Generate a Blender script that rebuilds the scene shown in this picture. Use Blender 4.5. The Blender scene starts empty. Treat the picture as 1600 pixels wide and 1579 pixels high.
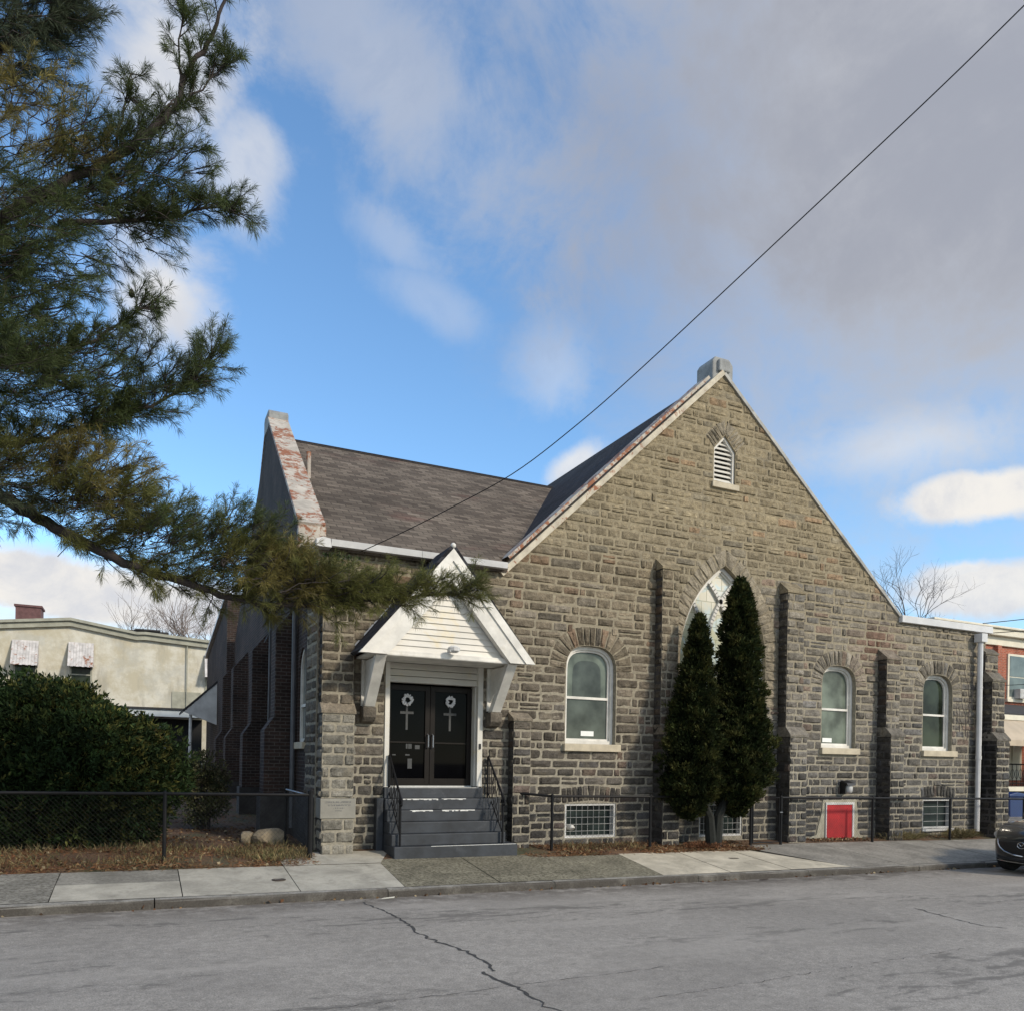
import bpy, bmesh, math, random
import numpy as np
from mathutils import Vector, Matrix, Euler
from mathutils.geometry import delaunay_2d_cdt
R = math.radians
rnd = random.Random(7)
nr = np.random.default_rng(11)
scene = bpy.context.scene
COL = scene.collection

# ---------------------------------------------------------------- helpers
def lerp(a, b, t): return a + (b - a) * t
def clamp(x, a, b): return max(a, min(b, x))

class MB:
    """collects geometry for ONE mesh object"""
    def __init__(self):
        self.v = []; self.f = []; self.m = []; self.c = []
    def add(self, vs, fs, mat=0, col=(1, 1, 1)):
        o = len(self.v)
        self.v.extend([tuple(p) for p in vs])
        self.c.extend([col] * len(vs))
        for f in fs:
            self.f.append(tuple(i + o for i in f)); self.m.append(mat)
        return o
    def quad(self, a, b, c, d, mat=0, col=(1, 1, 1)):
        self.add([a, b, c, d], [(0, 1, 2, 3)], mat, col)
    def box(self, x0, x1, y0, y1, z0, z1, mat=0, col=(1, 1, 1)):
        vs = [(x, y, z) for z in (z0, z1) for y in (y0, y1) for x in (x0, x1)]
        self.add(vs, [(0, 2, 3, 1), (4, 5, 7, 6), (0, 1, 5, 4), (2, 6, 7, 3), (0, 4, 6, 2), (1, 3, 7, 5)], mat, col)
    def prism(self, poly, fn, a, b, mat=0, col=(1, 1, 1), caps=True):
        """poly: list of 2D points; fn(p, q, t)->3D ; swept from t=a to t=b"""
        n = len(poly)
        vs = [fn(p, q, a) for p, q in poly] + [fn(p, q, b) for p, q in poly]
        fs = [(i, (i + 1) % n, (i + 1) % n + n, i + n) for i in range(n)]
        if caps: fs += [tuple(range(n))[::-1], tuple(range(n, 2 * n))]
        self.add(vs, fs, mat, col)
    def tube(self, pts, r, n=6, mat=0, col=(1, 1, 1), caps=True):
        pts = [Vector(p) for p in pts]
        rs = r if isinstance(r, (list, tuple)) else [r] * len(pts)
        vs = []; up = None
        for i, p in enumerate(pts):
            d = (pts[min(i + 1, len(pts) - 1)] - pts[max(i - 1, 0)])
            if d.length < 1e-9: d = Vector((0, 0, 1))
            d.normalize()
            if up is None:
                a = Vector((0, 0, 1)) if abs(d.z) < .9 else Vector((1, 0, 0))
                up = (a - d * a.dot(d)).normalized()
            else:
                up = (up - d * up.dot(d))
                if up.length < 1e-6: up = d.orthogonal()
                up.normalize()
            w = d.cross(up)
            for k in range(n):
                an = 2 * math.pi * k / n
                vs.append(p + (up * math.cos(an) + w * math.sin(an)) * rs[i])
        fs = []
        for i in range(len(pts) - 1):
            for k in range(n):
                a = i * n + k; b = i * n + (k + 1) % n
                fs.append((a, b, b + n, a + n))
        if caps and n > 2:
            fs += [tuple(range(n))[::-1], tuple(range((len(pts) - 1) * n, len(pts) * n))]
        self.add(vs, fs, mat, col)
    def lathe(self, prof, c=(0, 0, 0), n=16, mat=0, col=(1, 1, 1), axis='z'):
        vs = []
        for r_, z in prof:
            for k in range(n):
                a = 2 * math.pi * k / n
                p = (r_ * math.cos(a), r_ * math.sin(a), z)
                if axis == 'y': p = (p[0], p[2], p[1])
                if axis == 'x': p = (p[2], p[0], p[1])
                vs.append((c[0] + p[0], c[1] + p[1], c[2] + p[2]))
        fs = []
        for i in range(len(prof) - 1):
            for k in range(n):
                a = i * n + k; b = i * n + (k + 1) % n
                fs.append((a, b, b + n, a + n))
        fs += [tuple(range(n))[::-1], tuple(range((len(prof) - 1) * n, len(prof) * n))]
        self.add(vs, fs, mat, col)
    def build(self, name, mats, parent=None, smooth=False, bevel=0):
        me = bpy.data.meshes.new(name)
        me.from_pydata(self.v, [], self.f)
        if not isinstance(mats, (list, tuple)): mats = [mats]
        for m in mats: me.materials.append(m)
        if len(mats) > 1: me.polygons.foreach_set('material_index', self.m)
        at = me.color_attributes.new('Col', 'FLOAT_COLOR', 'POINT')
        at.data.foreach_set('color', np.array([(c[0], c[1], c[2], 1) for c in self.c], dtype=np.float32).ravel())
        bm = bmesh.new(); bm.from_mesh(me)
        bmesh.ops.recalc_face_normals(bm, faces=bm.faces) if getattr(self, 'recalc', True) else None
        bm.to_mesh(me); bm.free()
        if smooth: me.polygons.foreach_set('use_smooth', [True] * len(me.polygons))
        me.update()
        o = bpy.data.objects.new(name, me); COL.objects.link(o)
        if parent: o.parent = parent
        if bevel:
            b = o.modifiers.new('bevel', 'BEVEL'); b.width = bevel; b.segments = 2; b.limit_method = 'ANGLE'
        return o

def quads_mesh(name, V, Cc, mat, parent=None, core=None, tri=False):
    """V: (n,4,3) array of quads, Cc: (n,3) colours"""
    n, k = V.shape[0], V.shape[1]
    me = bpy.data.meshes.new(name)
    me.vertices.add(n * k); me.loops.add(n * k); me.polygons.add(n)
    me.vertices.foreach_set('co', V.reshape(-1).astype(np.float32))
    me.loops.foreach_set('vertex_index', np.arange(n * k, dtype=np.int32))
    me.polygons.foreach_set('loop_start', np.arange(0, n * k, k, dtype=np.int32))
    try: me.polygons.foreach_set('loop_total', np.full(n, k, dtype=np.int32))
    except Exception: pass
    at = me.color_attributes.new('Col', 'FLOAT_COLOR', 'POINT')
    c4 = np.ones((n, k, 4), dtype=np.float32); c4[:, :, :3] = Cc[:, None, :]
    at.data.foreach_set('color', c4.ravel())
    me.materials.append(mat); me.update(calc_edges=True); me.validate()
    o = bpy.data.objects.new(name, me); COL.objects.link(o)
    if parent: o.parent = parent
    return o

def empty(name, loc=(0, 0, 0), rz=0):
    # things are modelled in world metres; the Empty marks the thing's base
    o = bpy.data.objects.new(name, None); COL.objects.link(o)
    o.location = loc; o.rotation_euler = (0, 0, rz); o.empty_display_size = .2
    return o
def adopt(root):
    """parts were modelled in world coordinates: keep them there under a root with a location"""
    bpy.context.view_layer.update()
    inv = Matrix.LocRotScale(root.location, root.rotation_euler, None).inverted()
    for ch in root.children: ch.matrix_parent_inverse = inv
def tag(o, label=None, cat=None, group=None, kind=None):
    if label: o['label'] = label
    if cat: o['category'] = cat
    if group: o['group'] = group
    if kind: o['kind'] = kind
    return o
def struct(o): o['kind'] = 'structure'; return o

# ---------------------------------------------------------------- materials
class NT:
    def __init__(self, name):
        self.mat = bpy.data.materials.new(name); self.mat.use_nodes = True
        self.nt = self.mat.node_tree; self.bsdf = self.nt.nodes['Principled BSDF']
        self.out = self.nt.nodes['Material Output']
    def n(self, t, **kw):
        nd = self.nt.nodes.new(t)
        for k, v in kw.items():
            if k.startswith('_'): setattr(nd, k[1:], v)
            else:
                key = k.replace('__', ' ')
                self.set(nd.inputs[int(key[1:])] if key[0] == 'i' and key[1:].isdigit() else nd.inputs[key], v)
        return nd
    def set(self, sock, v):
        if isinstance(v, bpy.types.NodeSocket): self.nt.links.new(v, sock)
        elif isinstance(v, (tuple, list)) and sock.type == 'RGBA' and len(v) == 3: sock.default_value = (*v, 1)
        else: sock.default_value = v
    def coords(self): return self.n('ShaderNodeNewGeometry').outputs['Position']
    def obj(self): return self.n('ShaderNodeTexCoord').outputs['Object']
    def noise(self, vec, scale, detail=4, rough=.55, dist=0):
        nd = self.n('ShaderNodeTexNoise', Scale=scale, Detail=detail, Roughness=rough, Distortion=dist)
        self.set(nd.inputs['Vector'], vec); return nd.outputs['Fac']
    def math(self, op, a, b=0.0, c=0.0, clampit=False):
        nd = self.n('ShaderNodeMath', _operation=op); nd.use_clamp = clampit
        self.set(nd.inputs[0], a); self.set(nd.inputs[1], b); self.set(nd.inputs[2], c); return nd.outputs[0]
    def mix(self, f, a, b, blend='MIX'):
        nd = self.n('ShaderNodeMix', _data_type='RGBA', _blend_type=blend)
        self.set(nd.inputs[0], f); self.set(nd.inputs[6], a); self.set(nd.inputs[7], b); return nd.outputs[2]
    def ramp(self, f, lo, hi, a=0.0, b=1.0):
        nd = self.n('ShaderNodeMapRange'); nd.clamp = True; nd.interpolation_type = 'SMOOTHSTEP'
        for i, v in enumerate((f, lo, hi, a, b)): self.set(nd.inputs[i], v)
        return nd.outputs[0]
    def sep(self, v):
        nd = self.n('ShaderNodeSeparateXYZ'); self.set(nd.inputs[0], v); return nd.outputs
    def comb(self, x, y, z=0.0):
        nd = self.n('ShaderNodeCombineXYZ')
        for i, q in enumerate((x, y, z)): self.set(nd.inputs[i], q)
        return nd.outputs[0]
    def attr(self):
        return self.n('ShaderNodeAttribute', _attribute_name='Col').outputs['Color']
    def bump(self, h, strength=.4, dist=.02):
        nd = self.n('ShaderNodeBump', Strength=strength, Distance=dist); self.set(nd.inputs['Height'], h)
        self.set(self.bsdf.inputs['Normal'], nd.outputs[0])
    def base(self, c): self.set(self.bsdf.inputs['Base Color'], c)
    def p(self, **kw):
        for k, v in kw.items(): self.set(self.bsdf.inputs[k.replace('_', ' ')], v)
        return self.mat

def scaled(m, f, lo, hi):   # noise factor -> grey multiplier colour
    v = m.ramp(f, .25, .75, lo, hi); return m.comb(v, v, v)

def mat_plain(name, c, rough=.6, var=.25, scale=3., metal=0., bump=0., dirt=None, spec=.5):
    m = NT(name); P = m.coords()
    n1 = m.noise(P, scale, 6, .6); col = m.mix(1.0, c, scaled(m, n1, 1 - var, 1 + var), 'MULTIPLY')
    if dirt:
        n2 = m.noise(P, scale * .6, 8, .7, .4)
        col = m.mix(m.ramp(n2, dirt[1], dirt[1] + .15), col, dirt[0])
    m.base(col); m.p(Roughness=rough, Metallic=metal, Specular_IOR_Level=spec)
    if bump: m.bump(m.noise(P, scale * 8, 5, .6), bump, .01)
    return m.mat

MT = {}
def mk_stone():
    m = NT('rock_faced_stone'); P = m.coords(); a = m.attr()
    n1 = m.noise(P, 6, 6, .68); n2 = m.noise(P, 38, 4, .6); n3 = m.noise(P, .7, 5, .6, .3)
    col = m.mix(1.0, a, scaled(m, n1, .62, 1.42), 'MULTIPLY')
    col = m.mix(1.0, col, scaled(m, n2, .82, 1.2), 'MULTIPLY')
    col = m.mix(1.0, col, scaled(m, n3, .78, 1.2), 'MULTIPLY')
    # lime smears and rain streaks soften the joints in patches
    s = m.sep(P); sm = m.noise(P, 2.2, 7, .7, .6); st = m.noise(m.comb(m.math('MULTIPLY', s[0], 2.2), s[1], m.math('MULTIPLY', s[2], .35)), 1.6, 5, .6)
    col = m.mix(m.ramp(sm, .52, .72, 0, .55), col, (.25, .215, .155)); col = m.mix(m.ramp(st, .55, .75, 0, .55), col, m.mix(1.0, col, (.5, .5, .5), 'MULTIPLY'))
    m.base(col); m.p(Roughness=.92, Specular_IOR_Level=.25)
    h = m.math('ADD', m.noise(P, 9, 7, .62, .35), m.math('MULTIPLY', n2, .25))
    m.bump(h, .9, .05); return m.mat
MT['stone'] = mk_stone()
def mk_mortar():
    m = NT('raised_mortar'); P = m.coords(); z = m.sep(P)[2]
    t = m.ramp(z, .5, 8.5); n = m.noise(P, 1.2, 6, .65, .3)
    c = m.mix(t, (.30, .275, .222), (.290, .245, .165))
    c = m.mix(m.ramp(n, .50, .72, 0, .7), c, (.17, .15, .115))
    c = m.mix(1.0, c, scaled(m, m.noise(P, 14, 5), .75, 1.2), 'MULTIPLY')
    m.base(c); m.p(Roughness=.95, Specular_IOR_Level=.2); m.bump(m.noise(P, 30, 4), .5, .01); return m.mat
MT['mortar'] = mk_mortar()
def mk_brick(name, c1, c2, mort, ax=('y', 'z'), bw=.22, bh=.075, ms=.01, rough=.9):
    m = NT(name); P = m.coords(); s = m.sep(P); ix = dict(x=0, y=1, z=2)
    bk = m.n('ShaderNodeTexBrick', Color1=c1, Color2=c2, Mortar=mort, Scale=1.0)
    bk.inputs['Mortar Size'].default_value = ms; bk.inputs['Brick Width'].default_value = bw; bk.inputs['Row Height'].default_value = bh
    bk.inputs['Mortar Smooth'].default_value = .3; bk.inputs['Bias'].default_value = 0
    xy = s[ix[ax[0]]] if len(ax[0]) == 1 else m.math('ADD', s[0], s[1])
    m.set(bk.inputs['Vector'], m.comb(xy, s[ix[ax[1]]]))
    c = m.mix(1.0, bk.outputs['Color'], scaled(m, m.noise(P, .9, 6, .65), .6, 1.4), 'MULTIPLY')
    c = m.mix(1.0, c, scaled(m, m.noise(P, 20, 4), .8, 1.2), 'MULTIPLY')
    m.base(c); m.p(Roughness=rough, Specular_IOR_Level=.25)
    m.bump(m.math('SUBTRACT', m.noise(P, 30, 4), bk.outputs['Fac']), .6, .01); return m.mat
MT['dark_brick'] = mk_brick('dark_brown_brick', (.055, .034, .028), (.03, .022, .02), (.085, .075, .068), ('xy', 'z'))  # dark brown brick of the side walls and parapet
MT['red_brick'] = mk_brick('red_house_brick', (.36, .10, .055), (.28, .075, .04), (.35, .25, .2), ('xy', 'z'))
def mk_shingle(name, u, k, c1, c2, red=True):
    m = NT(name); P = m.coords(); s = m.sep(P)
    uu = s[u]; vv = m.math('MULTIPLY', s[2], k)
    bk = m.n('ShaderNodeTexBrick', Color1=c1, Color2=c2, Mortar=tuple(q * .4 for q in c1), Scale=1.0)
    for k_, v_ in (('Mortar Size', .012), ('Brick Width', .32), ('Row Height', .17), ('Bias', -.05), ('Mortar Smooth', .4)): bk.inputs[k_].default_value = v_
    vec = m.comb(uu, vv); m.set(bk.inputs['Vector'], vec)
    c = bk.outputs['Color']
    st = m.comb(m.math('MULTIPLY', uu, .8), m.math('MULTIPLY', vv, 4.0))
    ns = m.noise(st, 1.1, 5, .6)
    c = m.mix(m.ramp(ns, .58, .72), c, tuple(q * .45 for q in c1))
    if red:
        nr_ = m.noise(m.comb(m.math('MULTIPLY', uu, .5), m.math('MULTIPLY', vv, 1.2)), .9, 4, .5)
        c = m.mix(m.ramp(nr_, .58, .75, 0, .55), c, (.12, .06, .05))
    c = m.mix(1.0, c, scaled(m, m.noise(P, .6, 4), .75, 1.25), 'MULTIPLY')
    c = m.mix(1.0, c, scaled(m, m.noise(P, 60, 3), .8, 1.2), 'MULTIPLY')
    m.base(c); m.p(Roughness=.95, Specular_IOR_Level=.2)
    m.bump(m.math('SUBTRACT', m.noise(P, 8, 4), bk.outputs['Fac']), .6, .012); return m.mat
MT['shingle'] = mk_shingle('brown_shingles', 0, 1.83, (.165, .138, .112), (.074, .060, .049))
MT['shingle_side'] = mk_shingle('dark_shingles', 1, 1.49, (.05, .047, .05), (.034, .033, .036), False)
MT['shingle_porch'] = mk_shingle('porch_shingles', 1, 1.28, (.045, .045, .052), (.03, .03, .035), False)
MT['white'] = mat_plain('white_paint', (.68, .66, .61), .55, .18, 3.0, dirt=((.46, .42, .34), .585), bump=.12)
MT['white_warm'] = mat_plain('yellowed_white_siding', (.62, .60, .55), .5, .12, 1.3, dirt=((.60, .52, .34), .58))
MT['white_old'] = mat_plain('greyed_white_paint', (.55, .55, .54), .6, .2, 2.2, dirt=((.25, .23, .2), .62))
MT['alum'] = mat_plain('white_gutter_metal', (.60, .60, .60), .4, .12, 2., dirt=((.4, .38, .35), .66))
def mk_rusty(name, basec, amount):
    m = NT(name); P = m.coords()
    n1 = m.noise(P, 5.0, 9, .75, .6); n2 = m.noise(P, 1.1, 4, .6)
    f = m.ramp(m.math('ADD', n1, m.math('MULTIPLY', m.math('SUBTRACT', n2, .5), .5)), amount, amount + .09)
    c = m.mix(1.0, basec, scaled(m, m.noise(P, 4, 6), .75, 1.2), 'MULTIPLY')
    c = m.mix(f, c, m.mix(m.noise(P, 9, 3), (.36, .13, .045), (.17, .075, .05)))
    m.base(c); m.p(Roughness=.75); m.bump(n1, .3, .01); return m.mat
MT['coping'] = mk_rusty('peeling_coping_metal', (.46, .42, .36), .47)
MT['coping_pale'] = mk_rusty('pale_coping_metal', (.52, .47, .37), .55)
MT['sill'] = mat_plain('limestone_sill', (.50, .44, .33), .85, .15, 5, bump=.3)
MT['cornerstone'] = mat_plain('smooth_cornerstone', (.25, .24, .21), .85, .12, 4, bump=.2)
def mk_letter():
    m = NT('worn_engraving'); P = m.coords(); s = m.sep(P)
    n = m.noise(m.comb(m.math('MULTIPLY', s[0], 60), m.math('MULTIPLY', s[2], 26)), 1.0, 2, .5)
    m.base(m.mix(m.ramp(n, .44, .52), (.25, .24, .21), (.14, .14, .135))); m.p(Roughness=.9); return m.mat
MT['letter'] = mk_letter()
MT['plaster'] = mat_plain('rough_parging', (.36, .34, .27), .95, .18, 9, bump=.6)
MT['bronze'] = mat_plain('dark_bronze_frame', (.009, .0065, .005), .45, .2, 6, spec=.2)
MT['black'] = mat_plain('black_metal_paint', (.010, .010, .011), .55, .2, 8, spec=.2)
MT['galv'] = mat_plain('galvanised_rail', (.30, .31, .33), .4, .2, 8, metal=.6)
MT['grey_step'] = mat_plain('slate_grey_step_paint', (.027, .032, .040), .6, .4, 2.6, dirt=((.058, .064, .074), .58), bump=.25)
MT['chip'] = mat_plain('chipped_white_edge', (.66, .66, .64), .8, .15, 12)
MT['red'] = mat_plain('red_door_paint', (.37, .010, .014), .65, .25, 2.5, dirt=((.24, .02, .02), .60), bump=.15)
MT['bark'] = mat_plain('pine_bark', (.040, .032, .030), .95, .35, 9, bump=.8)
MT['twig'] = mat_plain('bare_twigs', (.10, .085, .08), .95, .2, 3)
MT['twig_pale'] = mat_plain('pale_bare_twigs', (.17, .135, .115), .95, .2, 3)
def mk_leaf(name, transl=.25, rough=.55, spec=.3):
    m = NT(name); a = m.attr(); P = m.coords()
    c = m.mix(1.0, a, scaled(m, m.noise(P, 1.3, 3), .65, 1.35), 'MULTIPLY')
    m.base(c); m.p(Roughness=rough, Specular_IOR_Level=spec)
    tr = m.n('ShaderNodeBsdfTranslucent'); m.set(tr.inputs['Color'], c)
    mx = m.n('ShaderNodeMixShader'); m.set(mx.inputs[0], transl)
    m.nt.links.new(m.bsdf.outputs[0], mx.inputs[1]); m.nt.links.new(tr.outputs[0], mx.inputs[2])
    m.nt.links.new(mx.outputs[0], m.out.inputs['Surface']); return m.mat
MT['needle'] = mk_leaf('pine_needles', .3); MT['leaf'] = mk_leaf('evergreen_leaves', .2, .8, .12)
MT['litter'] = mk_leaf('dry_litter', .1, .9)
def mk_glass(name, c, rough=.08, var=.3, bump=0, spec=.6, coat=.3):
    m = NT(name); P = m.coords()
    c2 = m.mix(1.0, c, scaled(m, m.noise(P, 1.6, 4, .5), 1 - var, 1 + var), 'MULTIPLY')
    m.base(c2); m.p(Roughness=rough, Specular_IOR_Level=spec, Coat_Weight=coat, Coat_Roughness=.03)
    if bump: m.bump(m.noise(P, 3, 3), bump, .02)
    return m.mat
MT['glass_green'] = mk_glass('pale_green_window_glass', (.125, .150, .122), .14, .6, .05, .3, .05)
MT['glass_low'] = mk_glass('darker_window_glass', (.062, .074, .064), .14, .7, .05, .3, .05)  # darker glass tone for the lower sash and the arch standing in for reflections
MT['glass_dim'] = mk_glass('grey_window_glass', (.10, .125, .12), .1, .4, .05, .4, .1)
MT['glass_dark'] = mk_glass('dark_window_glass', (.022, .030, .020), .08, .8, .1, .22, 0.)
MT['glass_door'] = mk_glass('black_door_glass', (.002, .0022, .003), .03, .3, 0, .05, 0.)
MT['glass_basement'] = mk_glass('basement_pane', (.025, .036, .034), .1, .5, 0, .2, 0.)
def mk_church_glass():
    m = NT('opaque_church_glass'); P = m.coords(); z = m.sep(P)[2]
    n = m.noise(P, 2.2, 5, .6, .6)
    c = m.mix(m.ramp(z, 4.6, 5.8), (.52, .52, .34), (.74, .70, .58))  # bright sky reflection painted in as a paler tone towards the top
    c = m.mix(m.ramp(n, .48, .65), c, (.58, .70, .74))
    bk = m.n('ShaderNodeTexBrick', Color1=(1, 1, 1), Color2=(.9, .9, .86), Mortar=(.62, .62, .55), Scale=1.0)
    bk.inputs['Brick Width'].default_value = .3; bk.inputs['Row Height'].default_value = .3; bk.inputs['Mortar Size'].default_value = .012
    s = m.sep(P); m.set(bk.inputs['Vector'], m.comb(s[0], s[2]))
    c = m.mix(1.0, c, bk.outputs['Color'], 'MULTIPLY')
    m.base(c); m.p(Roughness=.22, Specular_IOR_Level=.7, Coat_Weight=.4, Coat_Roughness=.08); m.bump(m.noise(P, 5, 4), .25, .03); return m.mat
MT['glass_church'] = mk_church_glass()
MT['paper'] = mat_plain('white_paper', (.80, .82, .80), .8, .05, 5)
MT['wreath'] = mat_plain('white_wreath', (.66, .66, .67), .8, .1, 20)
MT['frost'] = mat_plain('etched_glass', (.055, .058, .06), .7, .2, 10)
def mk_stucco():
    m = NT('stained_cream_stucco'); P = m.coords(); s = m.sep(P)
    n = m.noise(P, .8, 9, .72, .1); n2 = m.noise(m.comb(s[0], m.math('MULTIPLY', s[2], .25)), 1.3, 6, .65)
    c = m.mix(m.ramp(n, .4, .62), (.50, .46, .35), (.64, .62, .54))
    c = m.mix(m.ramp(n2, .50, .68, 0, .75), c, (.36, .34, .28)); c = m.mix(m.ramp(m.noise(P, .45, 6, .7), .5, .62, 0, .5), c, (.44, .44, .40))
    c = m.mix(m.ramp(m.noise(P, 1.6, 8, .7), .62, .68, 0, .6), c, (.62, .61, .56))
    m.base(c); m.p(Roughness=.95); m.bump(m.noise(P, 6, 5), .3, .02); return m.mat
MT['stucco'] = mk_stucco()
MT['stucco_trim'] = mat_plain('faded_green_trim', (.33, .33, .27), .8, .2, 3)
MT['tar'] = mat_plain('tar_roof', (.04, .04, .042), .9, .2, 3)
MT['awning_metal'] = mk_rusty('rusty_white_awning', (.55, .53, .52), .57)
MT['blue_white'] = mat_plain('blue_white_fascia', (.52, .58, .62), .6, .1, 2)
MT['beige'] = mat_plain('beige_canvas', (.46, .38, .28), .8, .1, 2)
MT['cream'] = mat_plain('cream_paint', (.70, .66, .54), .6, .1, 2)
MT['blue'] = mat_plain('blue_plastic', (.012, .035, .13), .4, .15, 4)
MT['dark'] = mat_plain('dark_void', (.012, .012, .013), .9, .1, 3)
MT['foundation'] = mat_plain('blackened_foundation_stone', (.045, .043, .042), .95, .4, 4, bump=.9)
MT['rock'] = mat_plain('tan_boulder', (.27, .22, .15), .95, .3, 5, bump=.9)
MT['car_paint'] = NT('black_car_paint').p(Base_Color=(.018, .022, .028), Roughness=.32, Metallic=.3, Coat_Weight=1.0, Coat_Roughness=.04)
MT['car_black'] = mat_plain('black_trim_plastic', (.008, .008, .009), .5, .2, 8)
MT['chrome'] = NT('chrome').p(Base_Color=(.62, .64, .66), Roughness=.18, Metallic=1.0)
MT['tyre'] = mat_plain('tyre_rubber', (.018, .018, .018), .9, .2, 8)
MT['car_glass'] = NT('tinted_car_glass').p(Base_Color=(.01, .012, .014), Roughness=.04, Specular_IOR_Level=.7)
MT['lens'] = NT('clear_lamp_lens').p(Base_Color=(.25, .27, .28), Roughness=.05, Coat_Weight=1.0)
MT['grille'] = mat_plain('painted_grille', (.40, .40, .39), .6, .2, 4)
MT['void'] = mat_plain('painted_foliage_shade', (.006, .009, .004), 1., .3, 6, spec=.0)
MT['trunk_dark'] = mat_plain('dark_trunk_bark', (.012, .014, .012), .95, .3, 9, bump=.6)  # near-black bark tone of the arborvitae trunks
MT['chimney'] = mat_plain('purple_brown_chimney', (.13, .065, .065), .9, .25, 5)
MT['mortar_shade'] = mat_plain('painted_shade_mortar', (.055, .050, .047), .95, .3, 6)  # darker copy of the mortar, with shade put into its colour
MT['apex'] = mk_rusty('weathered_cap_stone', (.26, .27, .27), .62)
MT['rake_grey'] = mat_plain('dull_rake_metal', (.36, .355, .33), .7, .3, 3, dirt=((.18, .165, .14), .55))
MT['strip'] = mk_rusty('rusted_strip', (.42, .38, .33), .46)
MT['pipe_grey'] = mat_plain('grey_drain_pipe', (.10, .105, .115), .6, .2, 3)
MT['iron'] = mat_plain('rusty_iron_cap', (.06, .045, .035), .8, .3, 12)

# ---------------------------------------------------------------- ground levels
def gz(X, Y):
    zx = -.009 * (clamp(X, -50, 50) - 3)
    if Y <= -3.0:
        return zx - .37 + .018 * min(4.5, -3.0 - Y)
    if Y < 0: return .05 + zx + .1 * Y
    return .05 + zx + .04 * min(Y, 25.)
CURB_Y0, CURB_Y1, WALK_Y = -3.06, -2.90, -1.22
def grid_sheet(mb, xs, ys, fz, mat=0, col=(1, 1, 1)):
    vs = [(x, y, fz(x, y)) for y in ys for x in xs]; nx = len(xs)
    fs = [(j * nx + i, j * nx + i + 1, (j + 1) * nx + i + 1, (j + 1) * nx + i) for j in range(len(ys) - 1) for i in range(nx - 1)]
    mb.add(vs, fs, mat, col)

def mk_asphalt(name, c, stains=True):
    m = NT(name); P = m.coords(); s = m.sep(P)
    n = m.noise(P, 70, 4, .8); big = m.noise(P, .35, 6, .6, .3)
    col = m.mix(1.0, c, scaled(m, n, .55, 1.5), 'MULTIPLY'); col = m.mix(1.0, col, scaled(m, big, .84, 1.14), 'MULTIPLY')
    mid = m.noise(P, 9, 6, .7); col = m.mix(1.0, col, scaled(m, mid, .80, 1.16), 'MULTIPLY')
    sp = m.noise(P, 45, 2, .5); col = m.mix(m.ramp(sp, .62, .72, 0, .5), col, tuple(q * 1.8 for q in c)); col = m.mix(m.ramp(m.noise(P, 28, 3, .6), .60, .70, 0, .45), col, tuple(q * .55 for q in c))
    if stains:
        st = m.comb(m.math('MULTIPLY', s[0], .9), m.math('MULTIPLY', s[1], 2.6))
        a = m.noise(st, 1.7, 7, .7, .4); b = m.noise(m.comb(m.math('MULTIPLY', s[0], .12), s[1]), .8, 3, .5)
        f = m.ramp(m.math('ADD', a, m.math('MULTIPLY', m.math('SUBTRACT', b, .5), .7)), .56, .68, 0, .7)
        col = m.mix(f, col, tuple(q * .42 for q in c))
        lw = m.ramp(m.noise(m.comb(m.math('MULTIPLY', s[0], .15), m.math('MULTIPLY', s[1], 1.1)), .9, 3), .52, .66, 0, .35)
        col = m.mix(lw, col, tuple(q * 1.45 for q in c))
    if stains:   # grit and damp gathered along the gutter
        gut = m.math('MULTIPLY', m.ramp(s[1], -4.3, -3.2), m.ramp(m.noise(P, 3.0, 7, .72), .34, .58))
        col = m.mix(m.math('MULTIPLY', gut, .65), col, (.075, .062, .048))
        old = m.ramp(m.noise(m.comb(m.math('MULTIPLY', s[0], .28), m.math('MULTIPLY', s[1], .5), 4.0), .6, 3, .4), .535, .55, 0, .22)
        col = m.mix(old, col, tuple(q * .62 for q in c))
    m.base(col); m.p(Roughness=.88, Specular_IOR_Level=.3); m.bump(n, .35, .006); return m.mat
MT['asphalt'] = mk_asphalt('worn_asphalt', (.285, .262, .232))
MT['asphalt_dark'] = mk_asphalt('asphalt_walk', (.15, .145, .135), False)
MT['crack'] = mat_plain('crack_filler', (.05, .047, .044), .9, .2, 10)
def mk_walk():
    m = NT('concrete_walk'); P = m.coords(); a = m.attr(); ag = m.n('ShaderNodeAttribute', _attribute_name='Agg').outputs['Fac']
    v = m.n('ShaderNodeTexVoronoi', Scale=55.); m.set(v.inputs['Vector'], P)
    n = m.noise(P, 1.4, 7, .65, .4)
    c = m.mix(1.0, a, scaled(m, n, .66, 1.24), 'MULTIPLY'); c = m.mix(m.ramp(m.noise(P, 2.6, 8, .74, .5), .54, .70, 0, .45), c, (.13, .12, .10)); c = m.mix(m.ramp(m.noise(P, 90, 2, .5), .66, .74, 0, .5), c, (.08, .075, .065))
    c = m.mix(1.0, c, scaled(m, m.noise(P, 40, 4, .7), .88, 1.12), 'MULTIPLY')
    agg = m.ramp(m.noise(P, 20, 4, .8), .44, .58)
    c = m.mix(m.math('MULTIPLY', ag, agg), c, m.mix(.75, c, (.05, .045, .03)))
    m.base(c); m.p(Roughness=.93, Specular_IOR_Level=.25); m.bump(m.noise(P, 60, 4, .7), .4, .008); return m.mat
MT['walk'] = mk_walk()
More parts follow.
